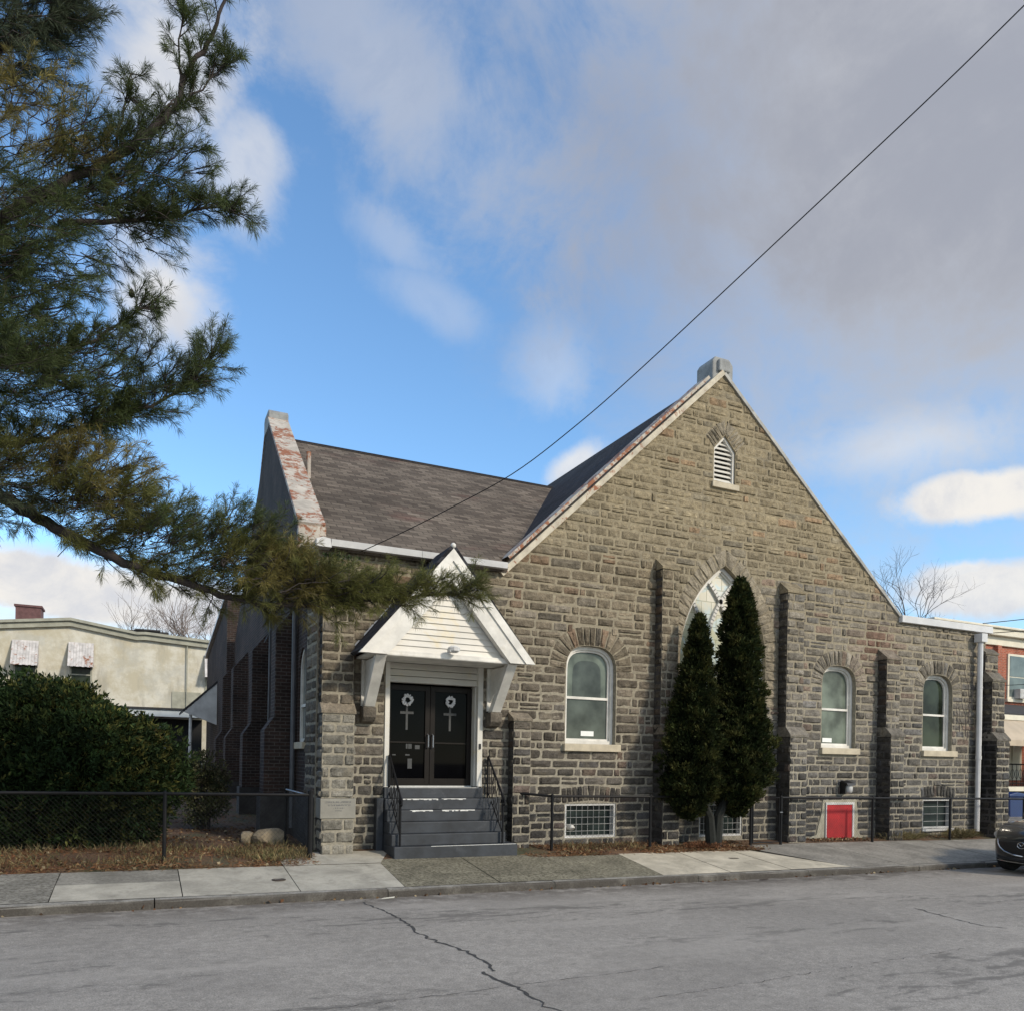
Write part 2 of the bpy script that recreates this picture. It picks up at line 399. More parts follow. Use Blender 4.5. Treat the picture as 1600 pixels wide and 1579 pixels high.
def mk_curb():
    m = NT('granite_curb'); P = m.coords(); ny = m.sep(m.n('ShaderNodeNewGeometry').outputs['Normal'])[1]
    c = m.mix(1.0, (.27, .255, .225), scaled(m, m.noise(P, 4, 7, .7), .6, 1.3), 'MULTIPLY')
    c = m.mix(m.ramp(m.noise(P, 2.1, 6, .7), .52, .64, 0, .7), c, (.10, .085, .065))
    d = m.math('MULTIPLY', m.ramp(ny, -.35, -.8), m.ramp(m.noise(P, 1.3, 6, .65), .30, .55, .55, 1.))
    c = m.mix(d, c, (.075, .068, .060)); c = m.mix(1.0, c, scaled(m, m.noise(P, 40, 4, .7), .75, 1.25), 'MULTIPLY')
    m.base(c); m.p(Roughness=.92, Specular_IOR_Level=.2); m.bump(m.noise(P, 25, 5, .7), .6, .012); return m.mat
MT['curb'] = mk_curb()
def mk_soil():
    m = NT('yard_soil'); P = m.coords()
    n = m.noise(P, 1.6, 8, .7, .5)
    c = m.mix(m.ramp(n, .4, .6), (.10, .055, .032), (.15, .085, .045))
    c = m.mix(m.ramp(m.noise(P, .5, 5), .5, .62), c, (.07, .07, .035))
    c = m.mix(1.0, c, scaled(m, m.noise(P, 30, 4, .7), .5, 1.5), 'MULTIPLY')
    m.base(c); m.p(Roughness=.97); m.bump(m.noise(P, 25, 6, .7), .9, .03); return m.mat
MT['soil'] = mk_soil()

# ---------------------------------------------------------------- the setting
def frange(a, b, n): return [a + (b - a) * i / n for i in range(n + 1)]
g = MB()
far = [-400, -200, -100, -60]
grid_sheet(g, far + frange(-40, 60, 50) + [100, 200, 400], [-400, -200, -100, -50, -22, -12, -5, -3.1, -2.9, -1.3] + frange(-1.2, 0, 6)[1:] + frange(0, 30, 15)[1:] + [50, 100, 200, 400],
           lambda x, y: gz(x, y) - (.12 if y < -1.25 else 0) )
struct(g.build('ground', MT['soil'], smooth=True))
g = MB()
grid_sheet(g, [-150, -80] + frange(-50, 60, 110) + [100, 150], [-20, -16] + frange(-13, -3.05, 24), lambda x, y: gz(x, y))
struct(g.build('street', MT['asphalt'], smooth=True))
g = MB()
grid_sheet(g, frange(25.2, 32.5, 4), [-3.04] + frange(-2.5, 30, 26) + [60, 120], lambda x, y: gz(x, y) - .02 + .05)
struct(g.build('side_street', MT['asphalt'], smooth=True))
# kerb stones
g = MB(); x = -40.; kr = random.Random(3)
while x < 24.8:
    L = kr.uniform(1.6, 3.4); x1 = min(x + L, 24.9); dz = kr.uniform(-.012, .008); dy = kr.uniform(-.012, .012)
    a, b = x + .008, x1 - .008
    zt = lambda q: gz(q, -2.95) + dz
    prof = [(CURB_Y0 + dy, -.34), (CURB_Y0 + dy, -.03), (CURB_Y0 + dy + .025, 0), (CURB_Y1, .004), (CURB_Y1, -.34)]
    n = 4; vs = []; fs = []
    for i in range(n + 1):
        q = lerp(a, b, i / n)
        for k, (yy, zz) in enumerate(prof): vs.append((q, yy + (kr.uniform(-.006, .006) if k < 3 else 0), zt(q) + zz + (kr.uniform(-.006, .004) if k in (1, 2) else 0)))
    for i in range(n):
        for k in range(5):
            fs.append((i * 5 + k, i * 5 + (k + 1) % 5, (i + 1) * 5 + (k + 1) % 5, (i + 1) * 5 + k))
    fs += [(0, 1, 2, 3, 4), tuple(range(n * 5, n * 5 + 5))[::-1]]
    g.add(vs, fs); x = x1
struct(g.build('kerb', MT['curb']))
# sidewalk slabs: (x0 back, x1 back, x0 front, x1 front, y back, y front, colour, aggregate)
LC, GR, AG, WH, DK = (.40, .375, .315), (.27, .255, .22), (.245, .225, .165), (.52, .47, .37), (.29, .27, .235)
slabs = [(-40, -6, -40, -6, WALK_Y, CURB_Y1, GR, .6), (-6, -3.3, -6, -3.3, WALK_Y, CURB_Y1, GR, .6), (-3.3, -1.06, -3.3, -1.07, WALK_Y, CURB_Y1, GR, .8),
         (-1.06, .59, -1.07, .59, WALK_Y, -2.0, GR, .5), (-1.07, .59, -1.07, .59, -2.0, CURB_Y1, LC, .1),
         (.59, 2.25, .59, 2.24, WALK_Y, CURB_Y1, LC, .15), (2.25, 3.95, 2.24, 3.88, WALK_Y, CURB_Y1, LC, .12), (2.25, 4.4, 2.25, 3.96, -.2, WALK_Y, LC, .12),
         (3.95, 5.6, 3.88, 5.55, -.9, CURB_Y1, AG, 1.), (5.6, 7.3, 5.55, 7.25, -.9, CURB_Y1, AG, 1.), (7.3, 9.08, 7.25, 8.89, WALK_Y + .1, CURB_Y1, AG, .9),
         (9.08, 10.6, 8.89, 10.5, -1.05, CURB_Y1, WH, .05), (10.6, 12.05, 10.5, 12.06, -1.05, CURB_Y1, WH, .05), (12.05, 12.5, 12.06, 13.75, -1.05, CURB_Y1, WH, .08),
         (12.5, 15.2, 13.75, 15.3, -.5, CURB_Y1, DK, .5), (15.2, 19, 15.3, 19, -.5, CURB_Y1, DK, .5), (19, 24.9, 19, 24.9, -.6, CURB_Y1, DK, .4)]
g = MB(); aggs = []
for (a0, a1, b0, b1, yb, yf, c, ag) in slabs:
    n = max(3, int((a1 - a0) / .6)); k = 5; vs = []
    jz = rnd.uniform(-.004, .004); gp = .007
    for j in range(k + 1):
        t = j / k; yy = lerp(yb - gp, yf + gp, t); xa = lerp(a0, b0, t) + gp; xb = lerp(a1, b1, t) - gp
        for i in range(n + 1):
            xx = lerp(xa, xb, i / n); vs.append((xx, yy, gz(xx, max(yy, -2.99)) + .004 + jz))
    fs = [(j * (n + 1) + i, (j + 1) * (n + 1) + i, (j + 1) * (n + 1) + i + 1, j * (n + 1) + i + 1) for j in range(k) for i in range(n)]
    g.add(vs, fs, 0, c); aggs += [ag] * len(vs)
grid_sheet(g, frange(-40, 24.9, 80), [CURB_Y1, WALK_Y + .05], lambda x, y: gz(x, max(y, -2.99)) - .012, 0, (.05, .047, .04)); aggs += [0.] * (162)
o = struct(g.build('sidewalk', MT['walk'], smooth=False))
at = o.data.attributes.new('Agg', 'FLOAT', 'POINT'); at.data.foreach_set('value', aggs)
# cracks in the street: real thin strips lying 4 mm above the asphalt
def crack(name, pts, w, seed):
    q = random.Random(seed); L = []
    for (a, b) in zip(pts[:-1], pts[1:]):
        n = max(2, int(math.dist(a, b) / .07))
        for i in range(n): L.append((lerp(a[0], b[0], i / n) + q.gauss(0, .018), lerp(a[1], b[1], i / n) + q.gauss(0, .012)))
    g = MB(); vs = []
    for (x, y) in L:
        ww = w * q.uniform(.35, 1.2); vs += [(x - ww, y, gz(x, y) + .004), (x + ww, y + q.uniform(-.01, .01), gz(x, y) + .004)]
    g.add(vs, [(2 * i, 2 * i + 1, 2 * i + 3, 2 * i + 2) for i in range(len(L) - 1)])
    return struct(g.build(name, MT['crack']))
crack('street_crack', [(3.06, -3.4), (3.17, -4.46), (3.16, -5.35), (3.1, -5.92), (3.18, -6.48), (3.3, -7.2), (3.26, -7.6), (3.2, -7.95)], .02, 1)
crack('street_crack', [(3.06, -7.85), (3.18, -8.38), (3.21, -9.2), (3.3, -10.5)], .022, 2)
crack('street_crack', [(10.9, -6.6), (10.74, -7.0), (10.5, -7.9), (10.72, -8.25)], .013, 4)
crack('street_crack', [(-4, -8.2), (-1, -8.0), (1.5, -8.5), (5, -8.3)], .006, 5)
crack('street_crack', [(4.0, -9.2), (6.5, -9.0), (9, -8.8)], .006, 6)
# ---------------------------------------------------------------- stone masonry
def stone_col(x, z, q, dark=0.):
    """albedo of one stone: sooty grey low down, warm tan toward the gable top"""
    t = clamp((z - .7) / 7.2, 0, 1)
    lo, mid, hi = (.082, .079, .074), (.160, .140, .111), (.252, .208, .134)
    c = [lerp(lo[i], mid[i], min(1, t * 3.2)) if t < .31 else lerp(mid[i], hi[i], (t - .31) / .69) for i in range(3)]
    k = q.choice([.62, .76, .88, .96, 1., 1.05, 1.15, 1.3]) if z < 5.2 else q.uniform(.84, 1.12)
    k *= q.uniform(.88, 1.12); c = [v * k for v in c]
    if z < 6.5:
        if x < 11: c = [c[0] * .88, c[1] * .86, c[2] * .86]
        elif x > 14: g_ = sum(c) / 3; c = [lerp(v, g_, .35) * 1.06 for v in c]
    r = q.random()
    if r < .06: c = [c[0] * 1.12, c[1] * .95, c[2] * .90]
    elif r < .14: c = [c[0] * .92, c[1] * .96, c[2] * 1.05]
    for (rx, rz, rr, s) in ((18.0, 5.1, .9, .8), (17.4, 5.0, .7, .5), (7.05, 5.3, .35, .8), (8.6, 5.55, .22, .8), (8.6, 5.35, .2, .7)):
        d = math.hypot(x - rx, (z - rz) * 1.3)
        if d < rr: f = s * (1 - d / rr) ** .6 * q.uniform(.5, 1); c = [lerp(c[0], .17, f), lerp(c[1], .075, f), lerp(c[2], .045, f)]
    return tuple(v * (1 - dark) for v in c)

def stone_quad(mb, M, p00, p10, p11, p01, col, q, mat=0, base=-.004, bulge=(.012, .04), inset=.014, smooth_face=False):
    nu, nv = 6, 4
    w = math.dist(p00, p10); h = math.dist(p00, p01)
    iu = min(.35, inset / max(w, .02)); iv = min(.35, inset / max(h, .02))
    b = q.uniform(*bulge); t1, t2 = q.uniform(-.5, .5), q.uniform(-.5, .5)
    vs = []
    for j in range(nv + 1):
        for i in range(nu + 1):
            edge = i in (0, nu) or j in (0, nv)
            s = lerp(iu, 1 - iu, (0, .09, .3, .5, .7, .91, 1)[i]); t = lerp(iv, 1 - iv, (0, .16, .5, .84, 1)[j])
            if edge: s += q.uniform(-.009, .007) / max(w, .05); t += q.uniform(-.008, .006) / max(h, .05)
            u = (p00[0] * (1 - s) + p10[0] * s) * (1 - t) + (p01[0] * (1 - s) + p11[0] * s) * t
            v = (p00[1] * (1 - s) + p10[1] * s) * (1 - t) + (p01[1] * (1 - s) + p11[1] * s) * t
            if edge: n = base
            elif smooth_face: n = .012
            else:
                n = b * (.75 + 1.3 * t1 * (s - .5) + 1.3 * t2 * (t - .5)) + q.uniform(-.010, .012)
                if i in (1, nu - 1) or j in (1, nv - 1): n *= q.uniform(.55, 1.05)
            vs.append(M(u, v, n))
    fs = [(j * (nu + 1) + i, j * (nu + 1) + i + 1, (j + 1) * (nu + 1) + i + 1, (j + 1) * (nu + 1) + i) for j in range(nv) for i in range(nu)]
    mb.add(vs, fs, mat, col)

def cross(poly, v):
    xs = []
    for (a, b), (c, d) in zip(poly, poly[1:] + poly[:1]):
        if (b <= v < d) or (d <= v < b): xs.append(a + (c - a) * (v - b) / (d - b))
    xs.sort(); return list(zip(xs[::2], xs[1::2]))

def masonry(mb, M, outline, holes, z0, z1, q, tone=None, lens=(.25, .70), hs=(.155, .24), mat=0, dark=0., small=.18, z_edges=None):
    v = z0
    while v < z1 - .05:
        h = q.uniform(*hs)
        nxt = min(v + h, z1)
        if z1 - nxt < .08: nxt = z1
        for e in (z_edges or []):
            if v + .06 < e < nxt + .05: nxt = e; break
        a, b = v + .003, nxt - .003; vm = (a + b) / 2
        for (l, r) in cross(outline, vm):
            lo = cross(outline, a + 1e-4); hi = cross(outline, b - 1e-4)
            f = lambda S, k, d: min((s[k] for s in S), key=lambda x: abs(x - d), default=d)
            segs = [[(f(lo, 0, l), f(hi, 0, l)), (f(lo, 1, r), f(hi, 1, r))]]
            for hp in holes:
                cuts = cross(hp, vm) or cross(hp, a + .3 * (b - a)) or cross(hp, a + .7 * (b - a))
                for (cl, cr) in cuts:
                    new = []
                    for s in segs:
                        sl, sr = (s[0][0] + s[0][1]) / 2, (s[1][0] + s[1][1]) / 2
                        if cr <= sl or cl >= sr: new.append(s); continue
                        if cl > sl: new.append([s[0], (cl, cl)])
                        if cr < sr: new.append([(cr, cr), s[1]])
                    segs = new
            for s in segs:
                L0, L1 = s[0]; R0, R1 = s[1]; L = (L0 + L1) / 2; Rr = (R0 + R1) / 2
                if Rr - L < .05: continue
                cuts = [0.]; u = L
                while u < Rr - .001:
                    w = q.uniform(*lens) * (1.15 if h > .2 else .95)
                    if q.random() < small: w = q.uniform(.12, .2)
                    if Rr - (u + w) < .14: w = Rr - u
                    u += w; cuts.append((u - L) / (Rr - L))
                cuts[-1] = 1.
                for i in range(len(cuts) - 1):
                    ca, cb = cuts[i], cuts[i + 1]
                    ua, ub = lerp(L, Rr, ca), lerp(L, Rr, cb)
                    p00, p01, p10, p11 = (ua, a), (ua, b), (ub, a), (ub, b)
                    if ca == 0: p00, p01 = (min(L0, ub), a), (min(L1, ub), b)
                    if cb == 1: p10, p11 = (max(R0, ua), a), (max(R1, ua), b)
                    if p10[0] - p00[0] < .03 and p11[0] - p01[0] < .03: continue
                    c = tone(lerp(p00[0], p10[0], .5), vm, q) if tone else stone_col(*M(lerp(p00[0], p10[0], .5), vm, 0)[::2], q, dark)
                    bl = (.010, .052) if vm < 6.5 else (.008, .042)
                    if nxt - v > .165 and q.random() < .08 and 0 < ca and cb < 1:     # two thin stones in place of one
                        vs_ = lerp(a, b, q.uniform(.4, .6)); kk_ = q.uniform(.75, 1.2); c2 = tuple(x * kk_ for x in c)
                        stone_quad(mb, M, p00, p10, (ub, vs_ - .003), (ua, vs_ - .003), c, q, mat, bulge=bl)
                        stone_quad(mb, M, (ua, vs_ + .003), (ub, vs_ + .003), p11, p01, c2, q, mat, bulge=bl)
                    else: stone_quad(mb, M, p00, p10, p11, p01, c, q, mat, bulge=bl)
        v = nxt

def voussoirs(mb, M, inner, depth, n_out, q, centre_fn=None, mat=0, dark=0., tone=1.):
    """ring of wedge stones outside an open polyline (inner); depth outward"""
    # resample by arc length
    L = [0.]
    for a, b in zip(inner[:-1], inner[1:]): L.append(L[-1] + math.dist(a, b))
    def at(s):
        for i in range(len(L) - 1):
            if s <= L[i + 1] + 1e-9:
                t = (s - L[i]) / (L[i + 1] - L[i] + 1e-12); return (lerp(inner[i][0], inner[i + 1][0], t), lerp(inner[i][1], inner[i + 1][1], t))
        return inner[-1]
    tot = L[-1]; n = n_out
    s = [tot * i / n for i in range(n + 1)]
    def nrm(k):
        a = at(max(0, s[k] - .05)); b = at(min(tot, s[k] + .05)); dx, dy = b[0] - a[0], b[1] - a[1]; l = math.hypot(dx, dy)
        return (-dy / l, dx / l)
    N = [nrm(k) for k in range(n + 1)]
    outer = [(at(s[k])[0] + N[k][0] * depth, at(s[k])[1] + N[k][1] * depth) for k in range(n + 1)]
    for k in range(n):
        a, b = at(s[k]), at(s[k + 1]); c, d = outer[k + 1], outer[k]
        col = stone_col(a[0], a[1] + .6, q, dark)
        if tone > 1.1: col = (.225, .195, .145)
        kk = q.uniform(.86, 1.1) * tone; col = tuple(v * kk for v in col)
        stone_quad(mb, M, a, b, c, d, col, q, mat, base=.0, bulge=(.026, .05), inset=.011)
    return outer

def arch_hole(x0, x1, zb, zs, rise, kind, n=14):
    """returns (polygon, arch polyline left->right over the top)"""
    c = (x0 + x1) / 2; hw = (x1 - x0) / 2; arc = []
    if kind == 'round':
        for i in range(n + 1):
            a = math.pi - math.pi * i / n; e = .72   # flattened basket arch
            ca, sa = math.cos(a), math.sin(a)
            arc.append((c + hw * math.copysign(abs(ca) ** e, ca), zs + rise * abs(sa) ** (e + .08)))
    elif kind == 'gothic':
        r = (hw * hw + rise * rise) / (2 * hw)
        am = math.asin(min(1, rise / r)) if r > rise or True else 0
        for i in range(n // 2 + 1):
            a = lerp(0, am, i / (n // 2)); arc.append((x0 + r - r * math.cos(a), zs + r * math.sin(a)))
        arc += [(2 * c - x, z) for x, z in arc[-2::-1]]
    elif kind == 'tri': arc = [(x0, zs), (c, zs + rise), (x1, zs)]
    return [(x0, zb)] + arc + [(x1, zb)], arc

MF = lambda u, v, n: (u, -n, v)              # front facade, Y = 0
church = tag(empty('church', (12.5, 0, 0)), 'grey-brown rock-faced stone church with steep front gable, pointed window and white entrance porch', 'church')

OUT = [(3.0, -.9), (22.3, -.9), (22.3, 5.83), (18.66, 5.87), (12.53, 11.10), (6.88, 5.72), (3.0, 5.72)]
W = {}
W['a'] = arch_hole(8.36, 9.64, 2.19, 3.80, .55, 'round'); W['b'] = arch_hole(15.88, 17.09, 2.27, 3.88, .53, 'round'); W['c'] = arch_hole(19.68, 20.9, 2.28, 3.88, .53, 'round')
W['big'] = arch_hole(11.38, 13.98, 2.3, 4.25, 2.31, 'gothic', 24)
W['vent'] = arch_hole(12.27, 12.93, 8.50, 9.30, .36, 'tri')
rect = lambda x0, x1, z0, z1: [(x0, z0), (x0, z1), (x1, z1), (x1, z0)]
RH = dict(b1=rect(8.39, 9.69, .13, .88), b2=rect(12.02, 13.32, .07, .85), b3=rect(19.74, 20.97, .1, .92), red=rect(16.03, 17.04, -.2, .86), door=rect(4.33, 6.40, 1.0, 4.0))
holes = [W[k][0] for k in W] + list(RH.values())

def wall_sheet(mb, M, outline, holes, mat, reveal=.28):
    pts = []; edges = []
    for lp in [outline] + holes:
        o = len(pts); pts += [Vector(p) for p in lp]; edges += [(o + i, o + (i + 1) % len(lp)) for i in range(len(lp))]
    V, E_, F_, *_ = delaunay_2d_cdt(pts, edges, [], 0, 1e-5)
    def inside(p, poly):
        c = False
        for (a, b), (d, e) in zip(poly, poly[1:] + poly[:1]):
            if (b > p[1]) != (e > p[1]) and p[0] < (d - a) * (p[1] - b) / (e - b) + a: c = not c
        return c
    fs = []
    for f in F_:
        ct = sum((V[i] for i in f), Vector((0, 0))) / len(f)
        if inside(ct, outline) and not any(inside(ct, h) for h in holes): fs.append(tuple(f))
    mb.add([M(p[0], p[1], 0) for p in V], fs, mat)
    for h in holes:
        n = len(h)
        mb.add([M(p[0], p[1], 0) for p in h] + [M(p[0], p[1], -reveal) for p in h], [(i, (i + 1) % n, (i + 1) % n + n, i + n) for i in range(n)], mat)

q = random.Random(5)
mb = MB(); mb.recalc = False
wall_sheet(mb, MF, OUT, holes, 1)
ex = []
for k, d, n, ext in (('a', .42, 15, .12), ('b', .40, 15, .12), ('c', .40, 15, .12), ('big', .40, 34, .0), ('vent', .38, 10, 0)):
    poly, arc = W[k]
    if k == 'big': arc = [(arc[0][0], 3.2), (arc[0][0], 3.8)] + arc + [(arc[-1][0], 3.8), (arc[-1][0], 3.2)]
    elif k == 'vent': arc = [(arc[0][0] - 0.0, arc[0][1])] + arc[1:-1] + [arc[-1]]
    else: arc = [(arc[0][0], arc[0][1])] + arc[1:]
    outer = voussoirs(mb, MF, arc, d, n, q, tone=1.18 if k in ('big', 'vent') else 1.05)
    ex.append([(arc[0][0], poly[0][1])] + [arc[0]] + outer + [arc[-1]] + [(arc[-1][0], poly[0][1])] if k != 'x' else poly)
    ex.append(poly)
for k in ('b1', 'b2', 'b3'):
    r = RH[k]; x0, x1, zt = r[0][0], r[2][0], r[1][1]
    arc = [(x0 - .08, zt), ((x0 + x1) / 2, zt + .07), (x1 + .08, zt)]
    outer = voussoirs(mb, MF, arc, .34, 11, q, dark=.1); ex.append([arc[0]] + outer + [arc[-1]]); ex.append(r)
ex += [RH['red'], RH['door'], [(8.28, 2.0), (8.28, 2.2), (9.76, 2.2), (9.76, 2.0)], [(15.8, 2.08), (15.8, 2.28), (17.2, 2.28), (17.2, 2.08)], [(19.6, 2.1), (19.6, 2.29), (21.05, 2.29), (21.05, 2.1)]]
patch = [(15.0, -.42), (15.1, -.20), (15.45, -.16), (15.55, -.02), (15.74, .02), (15.80, .25), (15.92, .60), (15.95, .92), (17.16, .93), (17.22, .5), (17.2, .15), (17.38, -.08), (17.4, -.42)]
ex.append(patch)
# the gable, the low left part and the low right part
LOW = [(3.0, -.9), (22.3, -.9), (22.3, 5.75), (3.0, 5.75)]
UP = [(6.9, 5.70), (18.75, 5.70), (18.66, 5.87), (12.53, 11.10), (6.9, 5.74)]
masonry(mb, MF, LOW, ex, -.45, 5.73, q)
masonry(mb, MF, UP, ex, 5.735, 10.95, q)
wall = mb.build('front_wall', [MT['stone'], MT['mortar']], church, smooth=False)
mb = MB()
mb.prism(patch, lambda u, v, t: (u, t, v), -.028, .0, 0)
o = mb.build('parged_patch', MT['plaster'], church, bevel=.012)

# ---------------------------------------------------------------- buttresses
def buttress(x0, x1, stages, q, dark=0., tone=None, sides='lr', cap_mat=0):
    """stages: list of (z0, z1, depth, cap height, cap back depth)"""
    mb = MB(); mb.recalc = False
    for (z0, z1, d, ch, bd) in stages:
        mb.box(x0 + .012, x1 - .012, -d + .012, .05, z0, z1, 1); mb.box(x0 + .008, x0 + .02, -d + .014, .04, z0 + .002, z1 - .002, 2)  # thin dark sheet paints shade over the left face
        w = x1 - x0
        masonry(mb, lambda u, v, n: (x0 + u, -d - n + .012, v), rect(0, w, z0, z1), [], z0, z1, q, tone, lens=(.2, .42) if w < .7 else (.26, .6), small=.35, dark=dark)
        if 'l' in sides: masonry(mb, lambda u, v, n: (x0 - n + .012, -u, v), rect(0.0, d, z0, z1), [], z0, z1, q, tone, lens=(.2, .45), small=.2, dark=dark + .5)  # left-face stones darkened to paint in their shade
        if 'r' in sides: masonry(mb, lambda u, v, n: (x1 + n - .012, -u, v), rect(0.0, d, z0, z1), [], z0, z1, q, tone, lens=(.2, .45), small=.2, dark=dark)
        if ch:
            c = stone_col(x0, z1 + 1, q, dark); c = tuple(v * 1.05 for v in c)
            o = .015
            mb.prism([(-d - o, z1), (-d - o, z1 + .05), (-bd - .0, z1 + ch), (.0, z1 + ch), (.0, z1)], lambda p, r, t: (t, p, r), x0 - o, x1 + o, 0, c)
    return mb.build('buttress', [MT['stone'], MT['mortar'], MT['mortar_shade']], church)
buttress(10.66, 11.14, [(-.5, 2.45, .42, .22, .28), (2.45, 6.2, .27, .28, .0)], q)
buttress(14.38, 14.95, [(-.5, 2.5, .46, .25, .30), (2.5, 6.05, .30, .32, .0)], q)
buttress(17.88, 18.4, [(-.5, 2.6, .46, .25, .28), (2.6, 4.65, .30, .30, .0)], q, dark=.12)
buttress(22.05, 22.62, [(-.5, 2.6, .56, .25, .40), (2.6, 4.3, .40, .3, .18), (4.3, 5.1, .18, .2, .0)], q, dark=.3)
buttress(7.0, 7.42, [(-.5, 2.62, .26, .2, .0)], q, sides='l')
def pale(x, z, qq):
    k = qq.uniform(.7, 1.15); return (.215 * k, .202 * k, .172 * k)
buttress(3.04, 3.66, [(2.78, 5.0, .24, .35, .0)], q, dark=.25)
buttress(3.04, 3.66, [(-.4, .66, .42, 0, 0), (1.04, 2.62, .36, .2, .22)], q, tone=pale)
mb = MB(); mb.box(3.02, 3.68, -.43, .02, .665, 1.035)
cs = mb.build('cornerstone', MT['cornerstone'], church, bevel=.012)
# the worn inscription survives only as rows of shallow, unreadable strokes
mb = MB(); qq = random.Random(9)
for zz, xa, xb, h in ((.97, 3.10, 3.60, .034), (.915, 3.16, 3.58, .030), (.86, 3.26, 3.47, .022), (.81, 3.3, 3.42, .018)):
    mb = MB(); mb.box(xa, xb, -.4325, -.43, zz - h / 2, zz + h / 2); mb.build('inscription_line', MT['letter'], cs)

# ---------------------------------------------------------------- side walls and rear
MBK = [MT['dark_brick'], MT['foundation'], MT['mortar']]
mb = MB(); mb.recalc = False
XL = 3.0
side = [(0.02, -.6), (14.6, -.6), (14.6, 5.7), (7.25, 10.55), (7.0, 10.55), (0.02, 5.72)]
gm = lambda u, v, n: (XL - n, u, v)
sw = [arch_hole(1.05, 1.85, 2.1, 3.55, .5, 'gothic', 10), arch_hole(3.75, 4.66, 2.05, 3.75, .42, 'round'), arch_hole(8.2, 9.1, 2.05, 3.75, .42, 'round')]
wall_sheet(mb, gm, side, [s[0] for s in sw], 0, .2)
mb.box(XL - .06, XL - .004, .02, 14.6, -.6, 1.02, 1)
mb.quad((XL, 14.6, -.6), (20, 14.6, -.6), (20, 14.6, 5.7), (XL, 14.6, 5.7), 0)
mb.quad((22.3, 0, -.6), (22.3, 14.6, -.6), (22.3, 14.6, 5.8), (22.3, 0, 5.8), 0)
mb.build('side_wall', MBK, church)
# stone return of the front corner on the left side
mb = MB(); mb.recalc = False
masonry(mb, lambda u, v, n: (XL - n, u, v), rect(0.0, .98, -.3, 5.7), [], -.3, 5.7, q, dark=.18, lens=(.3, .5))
mb.quad((XL - .002, 0, -.5), (XL - .002, 0.98, -.5), (XL - .002, .98, 5.7), (XL - .002, 0, 5.7), 1)
mb.build('corner_quoins', [MT['stone'], MT['mortar']], church)
def side_buttress(y0, y1, tops):
    mb = MB()
    for (z0, z1, d, ch, bd) in tops:
        mb.prism([(XL + .02, z0), (XL - d, z0), (XL - d, z1), (XL - bd, z1 + ch), (XL + .02, z1 + ch)], lambda p, r, t: (p, t, r), y0, y1, 0 if z0 > .5 else 1)
    mb.build('buttress', MBK, church)
for y0, y1 in ((2.25, 2.85), (6.1, 6.7), (10.6, 11.2), (14.0, 14.6)):
    side_buttress(y0, y1, [(-.5, 1.0, .68, 0, .68), (1.0, 2.35, .62, .3, .42), (2.66, 4.5, .42, .5, .02)])
for k, (poly, arc) in enumerate(sw):
    y0, y1 = poly[0][0], poly[-1][0]; zb = poly[0][1]
    mb = MB(); fr = .075
    inner = [(lerp((y0 + y1) / 2, a, 1 - fr * 2 / (y1 - y0)), (z if z == zb else z - fr * .8)) for a, z in poly]; inner[0] = (inner[0][0], zb + fr); inner[-1] = (inner[-1][0], zb + fr)
    n = len(poly)
    for i in range(n):
        a, b, c, d = poly[i], poly[(i + 1) % n], inner[(i + 1) % n], inner[i]
        mb.add([(XL + .04, *p) for p in (a, b, c, d)] + [(XL + .12, *p) for p in (a, b, c, d)], [(0, 1, 2, 3), (0, 1, 5, 4), (3, 2, 6, 7)])
    mb.box(XL + .05, XL + .1, y0 + .05, y1 - .05, (zb + arc[0][1]) / 2, (zb + arc[0][1]) / 2 + .06)
    f = mb.build('window', MT['white'], church)
    mb = MB(); mb.add([(XL + .09, *p) for p in inner], [tuple(range(n))]); mb.build('glass', MT['glass_dim'], f)
    mb = MB(); mb.box(XL - .07, XL + .1, y0 - .07, y1 + .07, zb - .14, zb); mb.build('sill', MT['sill'], f, bevel=.01)
mb = MB(); mb.tube([(XL - .08, 2.0, .3), (XL - .08, 2.0, 5.4)], .05, 8); mb.tube([(XL - .06, 5.6, 1.0), (XL - .06, 5.6, 5.6)], .03, 6)
mb.tube([(XL - .05, 5.5, 5.0), (XL - .25, 5.2, 4.6), (XL - .3, 4.4, 4.6)], .012, 5); mb.build('side_pipe', MT['pipe_grey'], church)

# rear annex with a hood over its side door
mb = MB(); xa = 2.75
mb.prism([(14.62, -.3), (23.5, -.3), (23.5, 6.2), (14.62, 7.3)], lambda p, r, t: (t, p, r), xa, 8.0, 0)
ann = mb.build('annex', MBK, church)
mb = MB(); mb.prism([(14.62, 7.31), (23.55, 6.2), (23.55, 6.32), (14.62, 7.43)], lambda p, r, t: (t, p, r), xa - .12, 8.0); mb.build('annex_coping', MT['alum'], ann)
mb = MB()
for (a, b, c, d) in (((xa - 1.25, 18.2, 3.55), (xa - 1.25, 21.2, 3.55), (xa, 21.2, 4.75), (xa, 18.2, 4.75)),):
    mb.add([a, b, c, d] + [(p[0], p[1], p[2] - .1) for p in (a, b, c, d)], [(0, 1, 2, 3), (4, 5, 6, 7), (0, 1, 5, 4), (1, 2, 6, 5), (3, 0, 4, 7)])
hood = mb.build('door_hood', MT['tar'], ann)
mb = MB(); mb.prism([(xa - 1.2, 3.47), (xa, 3.0), (xa, 4.66)], lambda p, r, t: (p, t, r), 18.22, 18.3); mb.build('hood_cheek', MT['white_old'], hood)
mb = MB(); mb.tube([(xa - .95, 18.4, .8), (xa - .95, 18.4, 3.5)], .06, 6); mb.build('hood_post', MT['white_old'], hood)

